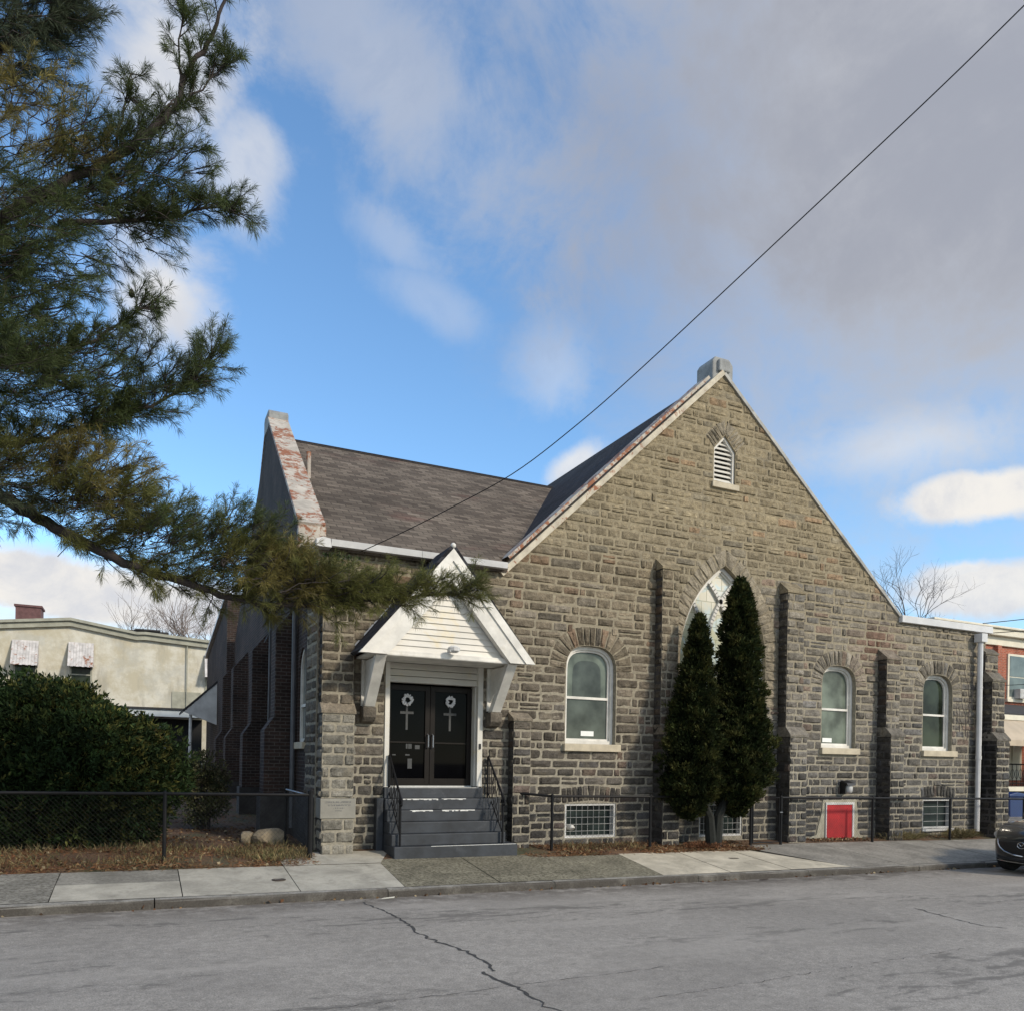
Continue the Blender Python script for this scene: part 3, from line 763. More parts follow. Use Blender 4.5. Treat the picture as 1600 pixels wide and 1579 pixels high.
# ---------------------------------------------------------------- roofs
PK = (7.0, 10.34)
mb = MB()
def slab(mb, a, b, c, d, th, mat=0):
    n = (Vector(b) - Vector(a)).cross(Vector(d) - Vector(a)).normalized() * th
    P0 = [Vector(p) for p in (a, b, c, d)]; P1 = [p - n for p in P0]
    mb.add(P0 + P1, [(0, 1, 2, 3), (7, 6, 5, 4), (0, 4, 5, 1), (1, 5, 6, 2), (2, 6, 7, 3), (3, 7, 4, 0)], mat)
slab(mb, (3.06, -.16, 5.80), (6.86, -.16, 5.80), (6.86, 7.0, 10.36), (3.38, 7.0, 10.36), .12)
slab(mb, (6.86, .35, 6.125), (12.4, .35, 6.125), (12.4, 7.0, 10.36), (6.86, 7.0, 10.36), .12)
slab(mb, (12.4, 14.8, 5.75), (3.38, 14.8, 5.75), (3.38, 7.0, 10.36), (12.4, 7.0, 10.36), .12)
r1 = mb.build('main_roof', MT['shingle'], church)
mb = MB(); mb.tube([(3.4, 7.0, 10.37), (12.0, 7.0, 10.37)], .05, 6); mb.build('ridge_cap', MT['shingle_side'], r1)
mb = MB(); mb.lathe([(.06, 8.2), (.055, 8.55), (.055, 8.93), (.045, 8.93), (.045, 8.9)], (3.49, 3.82, 0), 10); mb.build('vent_stack', MT['strip'], r1)
mb = MB(); AX, AZ = 12.53, 11.22
slab(mb, (6.62, 14.9, 5.62), (6.62, .06, 5.62), (AX, .06, AZ), (AX, 14.9, AZ), .12)
slab(mb, (AX, 14.9, AZ), (AX, .06, AZ), (18.85, .06, 5.85), (18.85, 14.9, 5.85), .12)
r2 = mb.build('gable_roof', MT['shingle_side'], church)
mb = MB(); slab(mb, (18.6, .1, 5.78), (22.35, .1, 5.78), (22.35, 14.6, 6.1), (18.6, 14.6, 6.1), .1); mb.build('aisle_roof', MT['tar'], church)
# rake copings of the front gable
def rake(a, b, name, mat, w0=-.10, w1=.34, th=.13):
    mb = MB(); n = 12; vs = []; fs = []; qq = random.Random(4)
    d = Vector((b[0] - a[0], 0, b[1] - a[1])).normalized(); up = Vector((-d.z, 0, d.x))
    if up.z < 0: up = -up
    for i in range(n + 1):
        t = i / n; p = Vector((lerp(a[0], b[0], t), 0, lerp(a[1], b[1], t)))
        e = qq.uniform(-.008, .008)
        for (y, h) in ((w0 + e, -.02), (w0 + e, th), (w1, th), (w1, -.02)): vs.append(p + up * h + Vector((0, y, 0)))
    for i in range(n):
        for k in range(4): fs.append((i * 4 + k, i * 4 + (k + 1) % 4, (i + 1) * 4 + (k + 1) % 4, (i + 1) * 4 + k))
    fs += [(0, 1, 2, 3), (n * 4, n * 4 + 1, n * 4 + 2, n * 4 + 3)]
    mb.add(vs, fs); return mb.build(name, mat, r2)
rake((6.78, 5.64), (12.5, 11.09), 'rake_coping', MT['coping_pale'], w0=-.07, th=.10)
rake((18.72, 5.84), (12.5, 11.09), 'rake_coping', MT['rake_grey'], w0=-.05, th=.06)
mb = MB(); vs = []
d = Vector((5.72, 0, 5.45)).normalized(); up = Vector((-d.z, 0, d.x))
a0 = Vector((7.05, 0, 5.92)) + up * .13; a1 = Vector((12.2, 0, 10.82)) + up * .13
mb.add([a0 + Vector((0, -.02, 0)), a1 + Vector((0, -.02, 0)), a1 + Vector((0, -.02, 0)) + up * .07, a0 + Vector((0, -.02, 0)) + up * .07, a0 + Vector((0, .5, 0)) + up * .07, a1 + Vector((0, .5, 0)) + up * .07], [(0, 1, 2, 3), (3, 2, 5, 4)])
mb.build('rake_flashing', MT['coping'], r2)
# finial block at the apex: faceted stone cap
mb = MB()
mb.prism([(12.20, 10.92), (12.20, 11.38), (12.28, 11.50), (12.70, 11.50), (12.82, 11.36), (12.82, 10.92)], lambda p, r, t: (p, t, r), .02, .62)
mb.box(12.34, 12.68, -.06, .05, 11.14, 11.42)
mb.build('apex_block', MT['apex'], r2, bevel=.03)
# left gable parapet with its rusty metal coping
mb = MB(); ins = XL + .42
pr = [(-.1, 5.75), (7.05, 10.75), (14.7, 5.75)]
SH = .045
prof = [(.3, 5.35), (.3, 6.20), (6.7, 10.68), (7.4, 10.68), (14.85, 5.6), (14.85, 5.3)]
mb.prism(prof, lambda p, r, t: (t + SH * (p - 7), p, r), XL - .03, ins)
par = mb.build('gable_parapet', MT['dark_brick'], church)
mb = MB()
def strip(a, b, th):
    d = Vector((0, b[0] - a[0], b[1] - a[1])).normalized(); up = Vector((0, -d.z, d.y)); up = up if up.z > 0 else -up
    vs = []; n = 10
    for i in range(n + 1):
        p = Vector((0, lerp(a[0], b[0], i / n), lerp(a[1], b[1], i / n)))
        for (x, h) in ((XL - .05, 0.005), (XL - .05, th), (ins + .05, th), (ins + .05, 0.005)): vs.append(p + up * h + Vector((x + SH * (p.y - 7), 0, 0)))
    mb.add(vs, [(i * 4 + k, i * 4 + (k + 1) % 4, (i + 1) * 4 + (k + 1) % 4, (i + 1) * 4 + k) for i in range(n) for k in range(4)] + [(0, 1, 2, 3), (n * 4, n * 4 + 1, n * 4 + 2, n * 4 + 3)])
strip((.25, 6.18), (6.75, 10.72), .08); strip((14.9, 5.58), (7.35, 10.70), .08)
mb.box(XL - .05 - SH * 6.7, ins + .05 - SH * 6.7, .18, .34, 5.74, 6.19)
mb.build('coping', MT['coping'], par)
mb = MB(); mb.prism([(6.62, 10.5), (6.62, 10.88), (6.72, 10.97), (7.38, 10.97), (7.48, 10.88), (7.48, 10.5)], lambda p, r, t: (t, p, r), XL - .045, ins + .045)
mb.build('peak_block', MT['apex'], par, bevel=.02)
# eaves: box gutter on the low left part, coping on the low right part
mb = MB()
for a, b in ((3.18, 4.95), (4.957, 6.80)):
    mb.prism([(-.26, 5.74), (-.28, 5.86), (-.14, 5.88), (.02, 5.84), (.02, 5.74)], lambda p, r, t: (t, p, r), a, b)
mb.prism([(3.18, 5.70), (3.16, 5.86), (3.02, 5.88), (2.9, 5.84), (2.9, 5.70)], lambda p, r, t: (p, t, r), -.28, .25)
mb.build('gutter', MT['alum'], church)
mb = MB(); mb.box(18.66, 22.45, -.12, .3, 5.73, 5.92); mb.build('aisle_coping', MT['alum'], church, bevel=.01)
mb = MB(); mb.tube([(21.82, -.17, 5.42), (21.82, -.17, 2.1)], .075, 10); mb.tube([(21.82, -.17, 2.14), (21.80, -.17, .0)], .07, 10)
mb.box(21.70, 21.94, -.30, -.06, 5.42, 5.66); mb.tube([(21.82, -.17, 2.06), (21.82, -.17, 2.16)], .085, 10); mb.tube([(21.82, -.17, 4.1), (21.82, -.17, 4.14)], .082, 10)
mb.build('downspout', MT['alum'], church)

# ---------------------------------------------------------------- front windows
def ring(mb, outer, inner, yf, yb, mat=0, skip=()):
    n = len(outer)
    for i in range(n):
        if i in skip: continue
        a, b, c, d = outer[i], outer[(i + 1) % n], inner[(i + 1) % n], inner[i]
        mb.add([(p[0], yf, p[1]) for p in (a, b, c, d)] + [(p[0], yb, p[1]) for p in (a, b, c, d)], [(0, 1, 2, 3), (3, 2, 6, 7), (0, 1, 5, 4)], mat)
def inset_poly(poly, d):
    n = len(poly); res = []
    for i in range(n):
        a, b, c = Vector(poly[i - 1]), Vector(poly[i]), Vector(poly[(i + 1) % n])
        u = (b - a).normalized(); v = (c - b).normalized()
        n1 = Vector((u.y, -u.x)); n2 = Vector((v.y, -v.x)); m = (n1 + n2)
        if m.length < 1e-6: m = n1
        m.normalize(); k = d / max(.4, m.dot(n1)); res.append(tuple(b + m * k))
    return res
def front_window(key, sill, glass_up, glass_lo):
    poly, arc = W[key]; x0, x1, zb = poly[0][0], poly[-1][0], poly[0][1]; zt = max(p[1] for p in poly)
    zm = lerp(zb, zt, .47)
    mb = MB(); o1 = inset_poly(poly, .004); i1 = inset_poly(poly, .075); i2 = inset_poly(poly, .12)
    ring(mb, o1, i1, .12, .26); ring(mb, i1, i2, .17, .26)
    mb.box(x0 + .1, x1 - .1, .165, .24, zm - .025, zm + .03)
    f = mb.build('window', MT['white'], church)
    up = [(x0 + .11, zm)] + [p for p in i2 if p[1] > zm] + [(x1 - .11, zm)]
    mb = MB(); mb.add([(p[0], .215, p[1]) for p in up], [tuple(range(len(up)))]); mb.build('upper_glass', glass_up, f)
    mb = MB(); mb.add([(x0 + .11, .20, zb + .1), (x1 - .11, .20, zb + .1), (x1 - .11, .20, zm), (x0 + .11, .20, zm)], [(0, 1, 2, 3)]); mb.build('lower_glass', glass_lo, f)
    if key == 'a':   # darker arch laid over the pane, standing in for reflections
        cx = (x0 + x1) / 2; ip = [(cx + (p[0] - cx) * .70, zm + .04 + (p[1] - zm) * .78) for p in up]
        mb = MB(); mb.add([(p[0], .2125, p[1]) for p in ip], [tuple(range(len(ip)))]); mb.build('inner_pane', MT['glass_low'], f)  # added dark arch standing in for reflections, not a second pane
    mb = MB(); mb.box(sill[0], sill[1], -.10, .16, zb - .165, zb - .004); mb.build('sill', MT['sill'], f, bevel=.012)
    return f
front_window('a', (8.30, 9.74), MT['glass_green'], MT['glass_low'])
front_window('b', (15.82, 17.18), MT['glass_green'], MT['glass_green'])
front_window('c', (19.62, 21.03), MT['glass_dark'], MT['glass_dark'])
# pointed window with intersecting tracery
poly, arc = W['big']; x0, x1 = 11.38, 13.98; zs_, cx_ = 4.25, 12.68; rr = 2.6 * (1.3 ** 2 + 2.31 ** 2) / (2 * 1.3) / 2.6
mb = MB(); o1 = inset_poly(poly, .004); i1 = inset_poly(poly, .09); i2 = inset_poly(poly, .13)
ring(mb, o1, i1, .13, .28); ring(mb, i1, i2, .18, .28)
def inside_arch(x, z):
    if z < zs_: return x0 < x < x1
    dx = x - (x0 + rr) if x < cx_ else x - (x1 - rr)
    return math.hypot(dx, z - zs_) < rr - .03
def bar(pts, w, y0=.15, y1=.25):
    for a, b in zip(pts[:-1], pts[1:]):
        if not (inside_arch(*a) and inside_arch(*b)): continue
        d = Vector((b[0] - a[0], b[1] - a[1])).normalized(); nn = Vector((-d.y, d.x)) * w / 2; A = Vector(a) - d * .01; B = Vector(b) + d * .01
        cs_ = [A + nn, B + nn, B - nn, A - nn]
        mb.add([(p.x, y0, p.y) for p in cs_] + [(p.x, y1, p.y) for p in cs_], [(0, 1, 2, 3), (0, 1, 5, 4), (2, 3, 7, 6)])
for xm in (x0 + 2.6 / 3, x0 + 5.2 / 3):
    bar([(xm, z) for z in np.linspace(2.35, zs_, 14)], .085)
    for sgn in (1, -1):
        c0 = xm + sgn * rr
        bar([(c0 - sgn * rr * math.cos(a), zs_ + rr * math.sin(a)) for a in np.linspace(0, 1.15, 34)], .085)
bar([(x, 4.02) for x in np.linspace(x0 + .1, x1 - .1, 20)], .11, .14)
f = mb.build('pointed_window', MT['white'], church)
mb = MB(); mb.add([(p[0], .22, p[1]) for p in i2], [tuple(range(len(i2)))]); mb.build('glass', MT['glass_church'], f)
mb = MB(); mb.box(x0 - .12, x1 + .12, -.1, .16, 2.14, 2.296); mb.build('sill', MT['sill'], f, bevel=.012)
# louvred vent
poly, arc = W['vent']
mb = MB(); ring(mb, inset_poly(poly, .004), inset_poly(poly, .055), .05, .26)
v = mb.build('gable_vent', MT['white'], church)
mb = MB(); z = 8.57
while z < 9.58:
    hw = .275 if z < 9.28 else max(.03, .275 * (9.62 - z) / .34)
    mb.prism([(.07, z), (.08, z - .01), (.15, z + .072), (.14, z + .084)], lambda p, r, t: (t, p, r), 12.6 - hw, 12.6 + hw); z += .108
tag(mb.build('louvre_slat', MT['white_warm'], v))
mb = MB(); mb.add([(p[0], .25, p[1]) for p in poly], [tuple(range(len(poly)))]); mb.build('dark_backing', MT['dark'], v)
mb = MB(); mb.box(12.20, 13.0, -.07, .1, 8.36, 8.496); mb.build('sill', MT['sill'], v, bevel=.01)
# barred basement windows
def basement(r, nx, nz, light):
    x0, x1, z0, z1 = r[0][0], r[2][0], r[0][1], r[1][1]
    mb = MB(); ring(mb, [(x0, z0), (x0, z1), (x1, z1), (x1, z0)], [(x0 + .045, z0 + .045), (x0 + .045, z1 - .045), (x1 - .045, z1 - .045), (x1 - .045, z0 + .045)], .02, .22)
    f = mb.build('basement_window', MT['white_old'], church)
    mb = MB(); mb.quad((x0, .17, z0), (x1, .17, z0), (x1, .17, z1), (x0, .17, z1)); mb.build('pane', MT['glass_basement'], f)
    mb = MB()
    for i in range(1, nx): xx = lerp(x0, x1, i / nx); mb.tube([(xx, .01, z0 + .03), (xx, .01, z1 - .03)], light, 6)
    for j in range(1, nz): zz = lerp(z0, z1, j / nz); mb.tube([(x0 + .03, -.005, zz), (x1 - .03, -.005, zz)], light, 6)
    mb.build('grille', MT['grille'], f)
    return f
f = basement(RH['b1'], 9, 5, .005); mb = MB(); mb.tube([(8.56, .16, .36), (8.56, -.02, .36), (8.56, -.04, .33)], .06, 12); mb.build('vent_pipe', MT['white'], f)
f = basement(RH['b2'], 9, 5, .005); mb = MB(); mb.box(12.95, 13.12, .0, .1, .74, .84); mb.build('vent_hood', MT['white'], f)
f = basement(RH['b3'], 2, 4, .007); mb = MB(); mb.box(19.7, 21.0, -.05, .04, .03, .096); mb.build('sill', MT['white_old'], f)
# red cellar hatch
mb = MB(); ring(mb, [(16.03, -.2), (16.03, .86), (17.04, .86), (17.04, -.2)], [(16.06, -.2), (16.06, .80), (16.98, .80), (16.98, -.2)], -.062, .2, skip=(3,))
f = mb.build('cellar_door', MT['white_old'], church)
mb = MB(); mb.box(16.065, 16.975, -.048, .03, -.19, .795); mb.box(16.90, 16.93, -.056, -.047, .22, .34); mb.build('door_leaf', MT['red'], f, bevel=.006)
mb = MB(); mb.box(15.9, 17.2, -.3, -.02, -.36, -.2); mb.build('threshold', MT['sill'], f, bevel=.02)
# wall lantern
mb = MB(); mb.box(16.55, 16.75, -.06, .0, 1.08, 1.40); mb.prism([(-.06, 1.36), (-.06, 1.43), (-.26, 1.37), (-.30, 1.30)], lambda p, r, t: (t, p, r), 16.52, 16.80)
mb.box(16.54, 16.58, -.2, -.05, 1.08, 1.34); lam = mb.build('wall_lantern', MT['car_black'], church, bevel=.01)
mb = MB(); mb.lathe([(.05, 1.1), (.095, 1.14), (.105, 1.25), (.085, 1.33), (.04, 1.36)], (16.69, -.17, 0), 12); mb.build('globe', MT['white_old'], lam, smooth=True)

# ---------------------------------------------------------------- entrance
YD = .25
mb = MB(); mb.box(4.30, 6.44, .24, .5, 1.0, 1.255); mb.build('threshold', MT['chip'], church)
mb = MB()
for x0, x1 in ((4.33, 4.42), (6.29, 6.40)): mb.box(x0, x1, -.03, .32, 1.25, 3.95)
mb.box(6.27, 6.29, .1, .32, 1.25, 3.3)
for k in range(5): mb.prism([(.02 - k * .0, 3.31 + k * .13), (.06, 3.43 + k * .13), (.2, 3.43 + k * .13), (.2, 3.31 + k * .13)], lambda p, r, t: (t, p, r), 4.42, 6.29)
mb.build('door_surround', MT['white_warm'], church)
dr = MB(); xm = 5.355
for a, b in ((4.425, xm - .005), (xm + .005, 6.265)):
    dr.box(a, a + .10, YD, YD + .06, 1.26, 3.28); dr.box(b - .10, b, YD, YD + .06, 1.26, 3.28)
    dr.box(a + .1, b - .1, YD, YD + .06, 3.17, 3.28); dr.box(a + .1, b - .1, YD, YD + .06, 1.26, 1.40); dr.box(a + .1, b - .1, YD + .005, YD + .05, 2.11, 2.14)
door = dr.build('double_door', MT['bronze'], church, bevel=.003)
dx = []
for a, b in ((4.525, xm - .105), (xm + .105, 6.165)):
    mb = MB(); mb.quad((a, YD + .035, 1.4), (b, YD + .035, 1.4), (b, YD + .035, 3.17), (a, YD + .035, 3.17)); mb.build('glass', MT['glass_door'], door); dx.append((a + b) / 2)
    c = (a + b) / 2 - .02; mb = MB()
    mb.box(c - .022, c + .022, YD + .024, YD + .031, 2.38, 2.86); mb.box(c - .14, c + .14, YD + .022, YD + .033, 2.70, 2.75)
    mb.build('etched_cross', MT['frost'], door)
mb = MB()
for s in (-1, 1): mb.tube([(xm + s * .05, YD, 2.02), (xm + s * .05, YD - .06, 2.04), (xm + s * .05, YD - .06, 2.28), (xm + s * .05, YD, 2.30)], .013, 8)
mb.build('handle', MT['galv'], door)
qq = random.Random(2)
for (x, z, w, h) in ((4.86, 2.0, .035, .1), (4.91, 2.0, .035, .1), (4.95, 2.0, .03, .1), (5.05, 1.995, .1, .08), (4.58, 1.86, .07, .025), (4.85, 1.86, .09, .03), (4.90, 1.6, .09, .2)):
    mb = MB(); mb.box(x, x + w, YD + .028, YD + .032, z, z + h); mb.build('notice', MT['frost'], door)
mb = MB(); mb.box(6.325, 6.365, -.05, -.03, 2.02, 2.13); mb.build('doorbell', MT['car_black'], door)
# wreaths hang on the two door leaves
for k, (c, lab) in enumerate(zip(dx, ('round white wreath hanging on the left leaf of the dark entrance door', 'white wreath hanging on the right leaf of the dark entrance door'))):
    mb = MB(); qq = random.Random(20 + k); c -= .02
    for i in range(70):
        a = 2 * math.pi * i / 70; r_ = .088 + qq.uniform(-.026, .026)
        p = Vector((c + r_ * math.cos(a) * (1 if k == 0 else .85), YD - .005 + qq.uniform(-.02, .012), 2.98 + r_ * math.sin(a)))
        s = qq.uniform(.013, .026); n = 6
        mb.lathe([(s * .3, -s), (s, -s * .3), (s * .9, s * .4), (s * .2, s)], p, 6)
    tag(mb.build('wreath', MT['wreath'], None, smooth=False), lab, 'wreath', 'wreaths on the entrance doors')

# steps
mb = MB(); z_top = 1.23; n = 6; zb = -.10
rise = (z_top + .055) / n
ys = [-.95, -.77, -.60, -.43, -.26, -.09]
for k in range(n):
    zt = -.055 + rise * (k + 1); x0, x1 = (4.28, 6.80) if k == 0 else (4.28, 6.62)
    if k == n - 1: x0, x1 = 4.31, 6.42
    mb.box(x0 + .002 * k, x1 - .002 * k, ys[k], .3, zb if k == 0 else zt - rise, zt)
stp = mb.build('steps', MT['grey_step'], church, bevel=.012)
mb = MB(); qq = random.Random(4)
for k, spans in ((5, [(4.42, 6.3)]), (4, [(4.65, 5.35), (5.45, 5.95)]), (3, [(4.75, 5.2), (5.4, 6.05)]), (0, [(5.0, 6.75)])):
    zt = -.055 + rise * (k + 1)
    for (a, b) in spans:
        mb = MB(); x = a
        while x < b:
            w = qq.uniform(.03, .09); h = qq.uniform(.004, .028) if k not in (0, 5) else .006
            mb.box(x, x + w, ys[k] - .003, ys[k] + qq.uniform(.02, .06) * (k not in (0,)) + .01, zt - h, zt + .0022); x += w * .97
        mb.build('worn_edge', MT['chip'], stp)
for (a, b, z) in ((4.14, 4.275, 1.03), (6.63, 6.74, 1.03)):
    mb = MB(); mb.box(a, b, -.22, -.02, -.1, z); mb.build('stair_cheek', MT['grey_step'], stp, bevel=.01)
for x in (4.42, 6.52):
    mb = MB(); top = (x, -.08, 1.86); bot = (x, -.86, 1.06)
    mb.tube([(x, -.06, 1.84), (x, -.10, 1.88), top, bot, (x, -.92, 1.0), (x, -.93, .94), (x, -.89, .92)], .020, 8)
    mb.tube([(x, -.06, 1.0), (x, -.06, 1.86)], .022, 8); mb.tube([(x, -.84, .1), (x, -.84, 1.08)], .022, 8)
    mb.tube([(x, -.06, 1.16), (x, -.84, .36)], .012, 6)
    for i in range(1, 8):
        t = i / 8; y = lerp(-.06, -.84, t); zt = lerp(1.84, 1.06, t); zl = lerp(1.16, .36, t)
        if i in (3, 5):
            mb.tube([(x + .016 * math.sin(j * 1.2), y + .016 * math.cos(j * 1.2), lerp(zl, zt, j / 14)) for j in range(15)], .010, 5)
        else: mb.tube([(x, y, zl), (x, y, zt)], .0085, 6)
    mb.lathe([(.01, -.05), (.045, -.02), (.05, .015), (.02, .045)], (x, -.84, 1.0), 10)
    mb.build('handrail', MT['black'], stp, smooth=False)

# porch hood
PX, PY, PZ, EZ, HW = 5.28, -1.06, 5.70, 3.78, 1.53
mb = MB()
for s in (-1, 1):
    a = (PX, PY - .06, PZ + .05); b = (PX, -.0, PZ + .05); c = (PX + s * (HW + .12), -.0, EZ - .06); d = (PX + s * (HW + .12), PY - .06, EZ - .06)
    slab(mb, *((a, b, c, d) if s > 0 else (b, a, d, c)), .07)
porch = mb.build('entrance_porch', MT['shingle_porch'], church)
mb = MB(); tri = [(PX - HW + .12, EZ), (PX + HW - .12, EZ), (PX, PZ - .22)]
z = EZ; hgt = PZ - .22 - EZ
while z < PZ - .3:
    z1 = min(z + .115, PZ - .25); w0 = (HW - .12) * (1 - (z - EZ) / hgt); w1 = (HW - .12) * (1 - (z1 - EZ) / hgt)
    mb.add([(PX - w0, PY + .13, z), (PX + w0, PY + .13, z), (PX + w1, PY + .152, z1), (PX - w1, PY + .152, z1), (PX - w0, PY + .16, z), (PX + w0, PY + .16, z)], [(0, 1, 2, 3), (0, 1, 5, 4)]); z = z1
mb.build('gable_siding', MT['white_warm'], porch)
sl = Vector((HW + .12, 0, -(PZ + .0 - EZ + .02))).normalized()
for s in (-1, 1):
    mb = MB(); nrm_ = Vector((sl.z, 0, -sl.x))
    def rb(off0, off1, y0, y1):
        # board between two offsets measured downward, perpendicular to the roof slope
        top = lambda o: Vector((PX, 0, PZ - o / sl.x))
        zl = EZ - .09
        def pt(o):
            p = top(o); t = (p.z - zl) / -sl.z; return Vector((PX + s * sl.x * t, 0, zl))
        A, B, C_, D = top(off0), pt(off0), pt(off1), top(off1)
        pts = [A, B, C_, D]
        mb.add([(p.x, y0, p.z) for p in pts] + [(p.x, y1, p.z) for p in pts], [(0, 1, 2, 3), (7, 6, 5, 4), (1, 2, 6, 5), (2, 3, 7, 6), (0, 1, 5, 4)])
    rb(-.035, .115, PY - .075, PY + .04); rb(.115, .37, PY - .045, PY + .10)
    mb.build('rake_board', MT['white'], porch)
mb = MB(); mb.box(PX - HW + .22, PX + HW - .22, PY + .07, PY + .15, EZ - .10, EZ + .005); mb.box(PX - HW - .02, PX + HW + .02, PY + .06, -.04, EZ - .09, EZ - .05)
mb.build('soffit', MT['white'], porch, bevel=.005)
for s in (-1, 1):
    cx = PX + s * 1.32; mb = MB()
    mb.prism([(PY + .05, EZ - .1), (PY + .22, EZ - .1), (-.06, 2.78), (-.26, 2.78)], lambda p, r, t: (t, p, r), cx - .10, cx + .10)
    mb.prism([(-.06, 2.80), (-.0, 2.80), (-.0, EZ - .1), (-.06, EZ - .1)], lambda p, r, t: (t, p, r), cx - .12, cx + .12)
    mb.prism([(-.03, 2.95), (-.03, EZ - .12), (PY + .2, EZ - .12)], lambda p, r, t: (t, p, r), cx - .06, cx + .06)
    br = mb.build('bracket', MT['white'], porch, bevel=.004)
    mb = MB(); mb.recalc = True; c0 = stone_col(cx, 2.6, q)
    mb.prism([(0.02, 2.45), (-.18, 2.50), (-.27, 2.58), (-.27, 2.775), (0.02, 2.775)], lambda p, r, t: (t, p, r), cx - .13, cx + .13, 0, c0); mb.build('corbel_stone', MT['stone'], br, bevel=.02)
mb = MB(); mb.lathe([(.04, 0), (.11, .03), (.12, .09), (.05, .13)], (5.32, PY - .06, EZ + .02), 10); mb.box(5.22, 5.40, PY - .12, PY + .03, EZ + .03, EZ + .10); mb.build('floodlight', MT['white_old'], porch)
mb = MB(); mb.lathe([(.02, 0), (.05, .03), (.05, .07), (.02, .1)], (PX, PY - .04, PZ + .06), 10); mb.build('finial', MT['white'], porch, smooth=True)
mb = MB()
for s in (-1, 1): slab(mb, *( ((PX, -.03, PZ + .06), (PX, -.012, PZ + .16), (PX + s * (HW + .1), -.012, EZ + .12), (PX + s * (HW + .1), -.03, EZ - .02))), .012)
mb.build('flashing', MT['alum'], porch)
adopt(church)
# paper signs lean inside the front windows
for (x, z, lab) in ((8.86, 2.37, 'small white paper sign inside the arched window nearest the porch'), (16.12, 2.42, 'small white paper sign inside the arched window above the red hatch')):
    mb = MB(); mb.box(x, x + .33, .188, .193, z, z + .11); tag(mb.build('paper_sign', MT['paper']), lab, 'sign', 'paper signs in the front windows')
# ---------------------------------------------------------------- fences
def mesh_panel(mb, a, b, z0f, z1f, pitch=.075, r=.0012):
    """woven diagonal wires between two posts; a,b = (x,y)"""
    L = math.dist(a, b); H = 1.05
    P = lambda s, h: (lerp(a[0], b[0], s / L), lerp(a[1], b[1], s / L), lerp(z0f(s / L), z1f(s / L), h / H))
    for sg in (1, -1):
        k = -H
        while k < L + H:
            s0, h0, s1, h1 = (k, 0, k + H, H) if sg > 0 else (k, H, k + H, 0)
            c0, c1 = max(s0, 0), min(s1, L)
            if c1 - c0 > .02:
                f = lambda s: lerp(h0, h1, (s - s0) / (s1 - s0))
                mb.tube([P(c0, f(c0)), P(c1, f(c1))], r, 3, caps=False)
            k += pitch
def fence(pts, label, group=None, posts_r=.036, h=1.13, gate=None, rail_mat='black'):
    root = tag(empty('chain_link_fence', (pts[0][0], pts[0][1], gz(*pts[0][:2]))), label, 'fence', 'chain link fences')
    top = lambda p: gz(p[0], p[1]) + h + (p[2] if len(p) > 2 else 0)
    for i, p in enumerate(pts):
        mb = MB(); hh = top(p) + (.05 if i in (0, len(pts) - 1) else .0); r = posts_r * (1.25 if i in (0, len(pts) - 1) else .9)
        mb.tube([(p[0], p[1], gz(p[0], p[1]) - .25), (p[0], p[1], hh)], r, 8)
        mb.lathe([(r * 1.1, 0), (r * 1.15, .03), (r * .6, .06)], (p[0], p[1], hh - .01), 8)
        mb.build('post', MT['black'], root)
    for i, (a, b) in enumerate(zip(pts[:-1], pts[1:])):
        if gate == i: continue
        mb = MB(); mb.tube([(a[0], a[1], top(a)), (b[0], b[1], top(b))], .027, 8); mb.build('top_rail', MT[rail_mat], root)
        wm = MB(); mesh_panel(wm, a, b, lambda t: gz(lerp(a[0], b[0], t), lerp(a[1], b[1], t)) + .04, lambda t: lerp(top(a), top(b), t)); wm.build('wire_mesh', MT['black'], root)
    if gate is not None:
        a, b = pts[gate], pts[gate + 1]; mb = MB(); z0 = gz(*a[:2]) + .06; z1 = top(a) - .01
        xa, xb = a[0] + .06, b[0] - .06
        mb.tube([(xa, a[1], z0), (xa, a[1], z1), (xb, b[1], z1), (xb, b[1], z0), (xa, a[1], z0)], .020, 8)
        g_ = mb.build('gate', MT['black'], root)
        mb = MB(); mesh_panel(mb, (xa, a[1]), (xb, b[1]), lambda t: z0, lambda t: z1, .06); mb.build('gate_mesh', MT['black'], g_)
        mb = MB(); mb.tube([(xb, b[1] - .03, z1 - .35), (xb + .08, b[1] - .03, z1 - .35)], .014, 6); mb.build('gate_latch', MT['galv'], g_)
    adopt(root); return root
fence([(-12, -.62), (-9, -.62), (-6, -.62), (-2.8, -.62), (.40, -.62), (2.80, -.66)], 'low black chain link fence around the yard left of the church')
fence([(7.06, -.14), (7.74, -.62), (10.2, -.60), (13.05, -.60), (13.98, -.60), (17.1, -.58), (20.1, -.56), (23.3, -.56), (26., -.5)], 'low black chain link fence with a gate along the front of the church', gate=3)
root = tag(empty('chain_link_fence', (2.80, -.66, 0)), 'short return of black fence from the corner post back to the church wall', 'fence', 'chain link fences')
mb = MB(); mb.tube([(2.80, -.66, 1.10), (2.60, .75, 1.16)], .019, 8); mb.build('top_rail', MT['galv'], root)
mb = MB(); mb.tube([(2.60, .75, 0), (2.60, .75, 1.2)], .024, 8); mb.build('post', MT['black'], root)
mb = MB(); mesh_panel(mb, (2.80, -.66), (2.60, .75), lambda t: .1, lambda t: 1.1); mb.build('wire_mesh', MT['black'], root)
adopt(root)

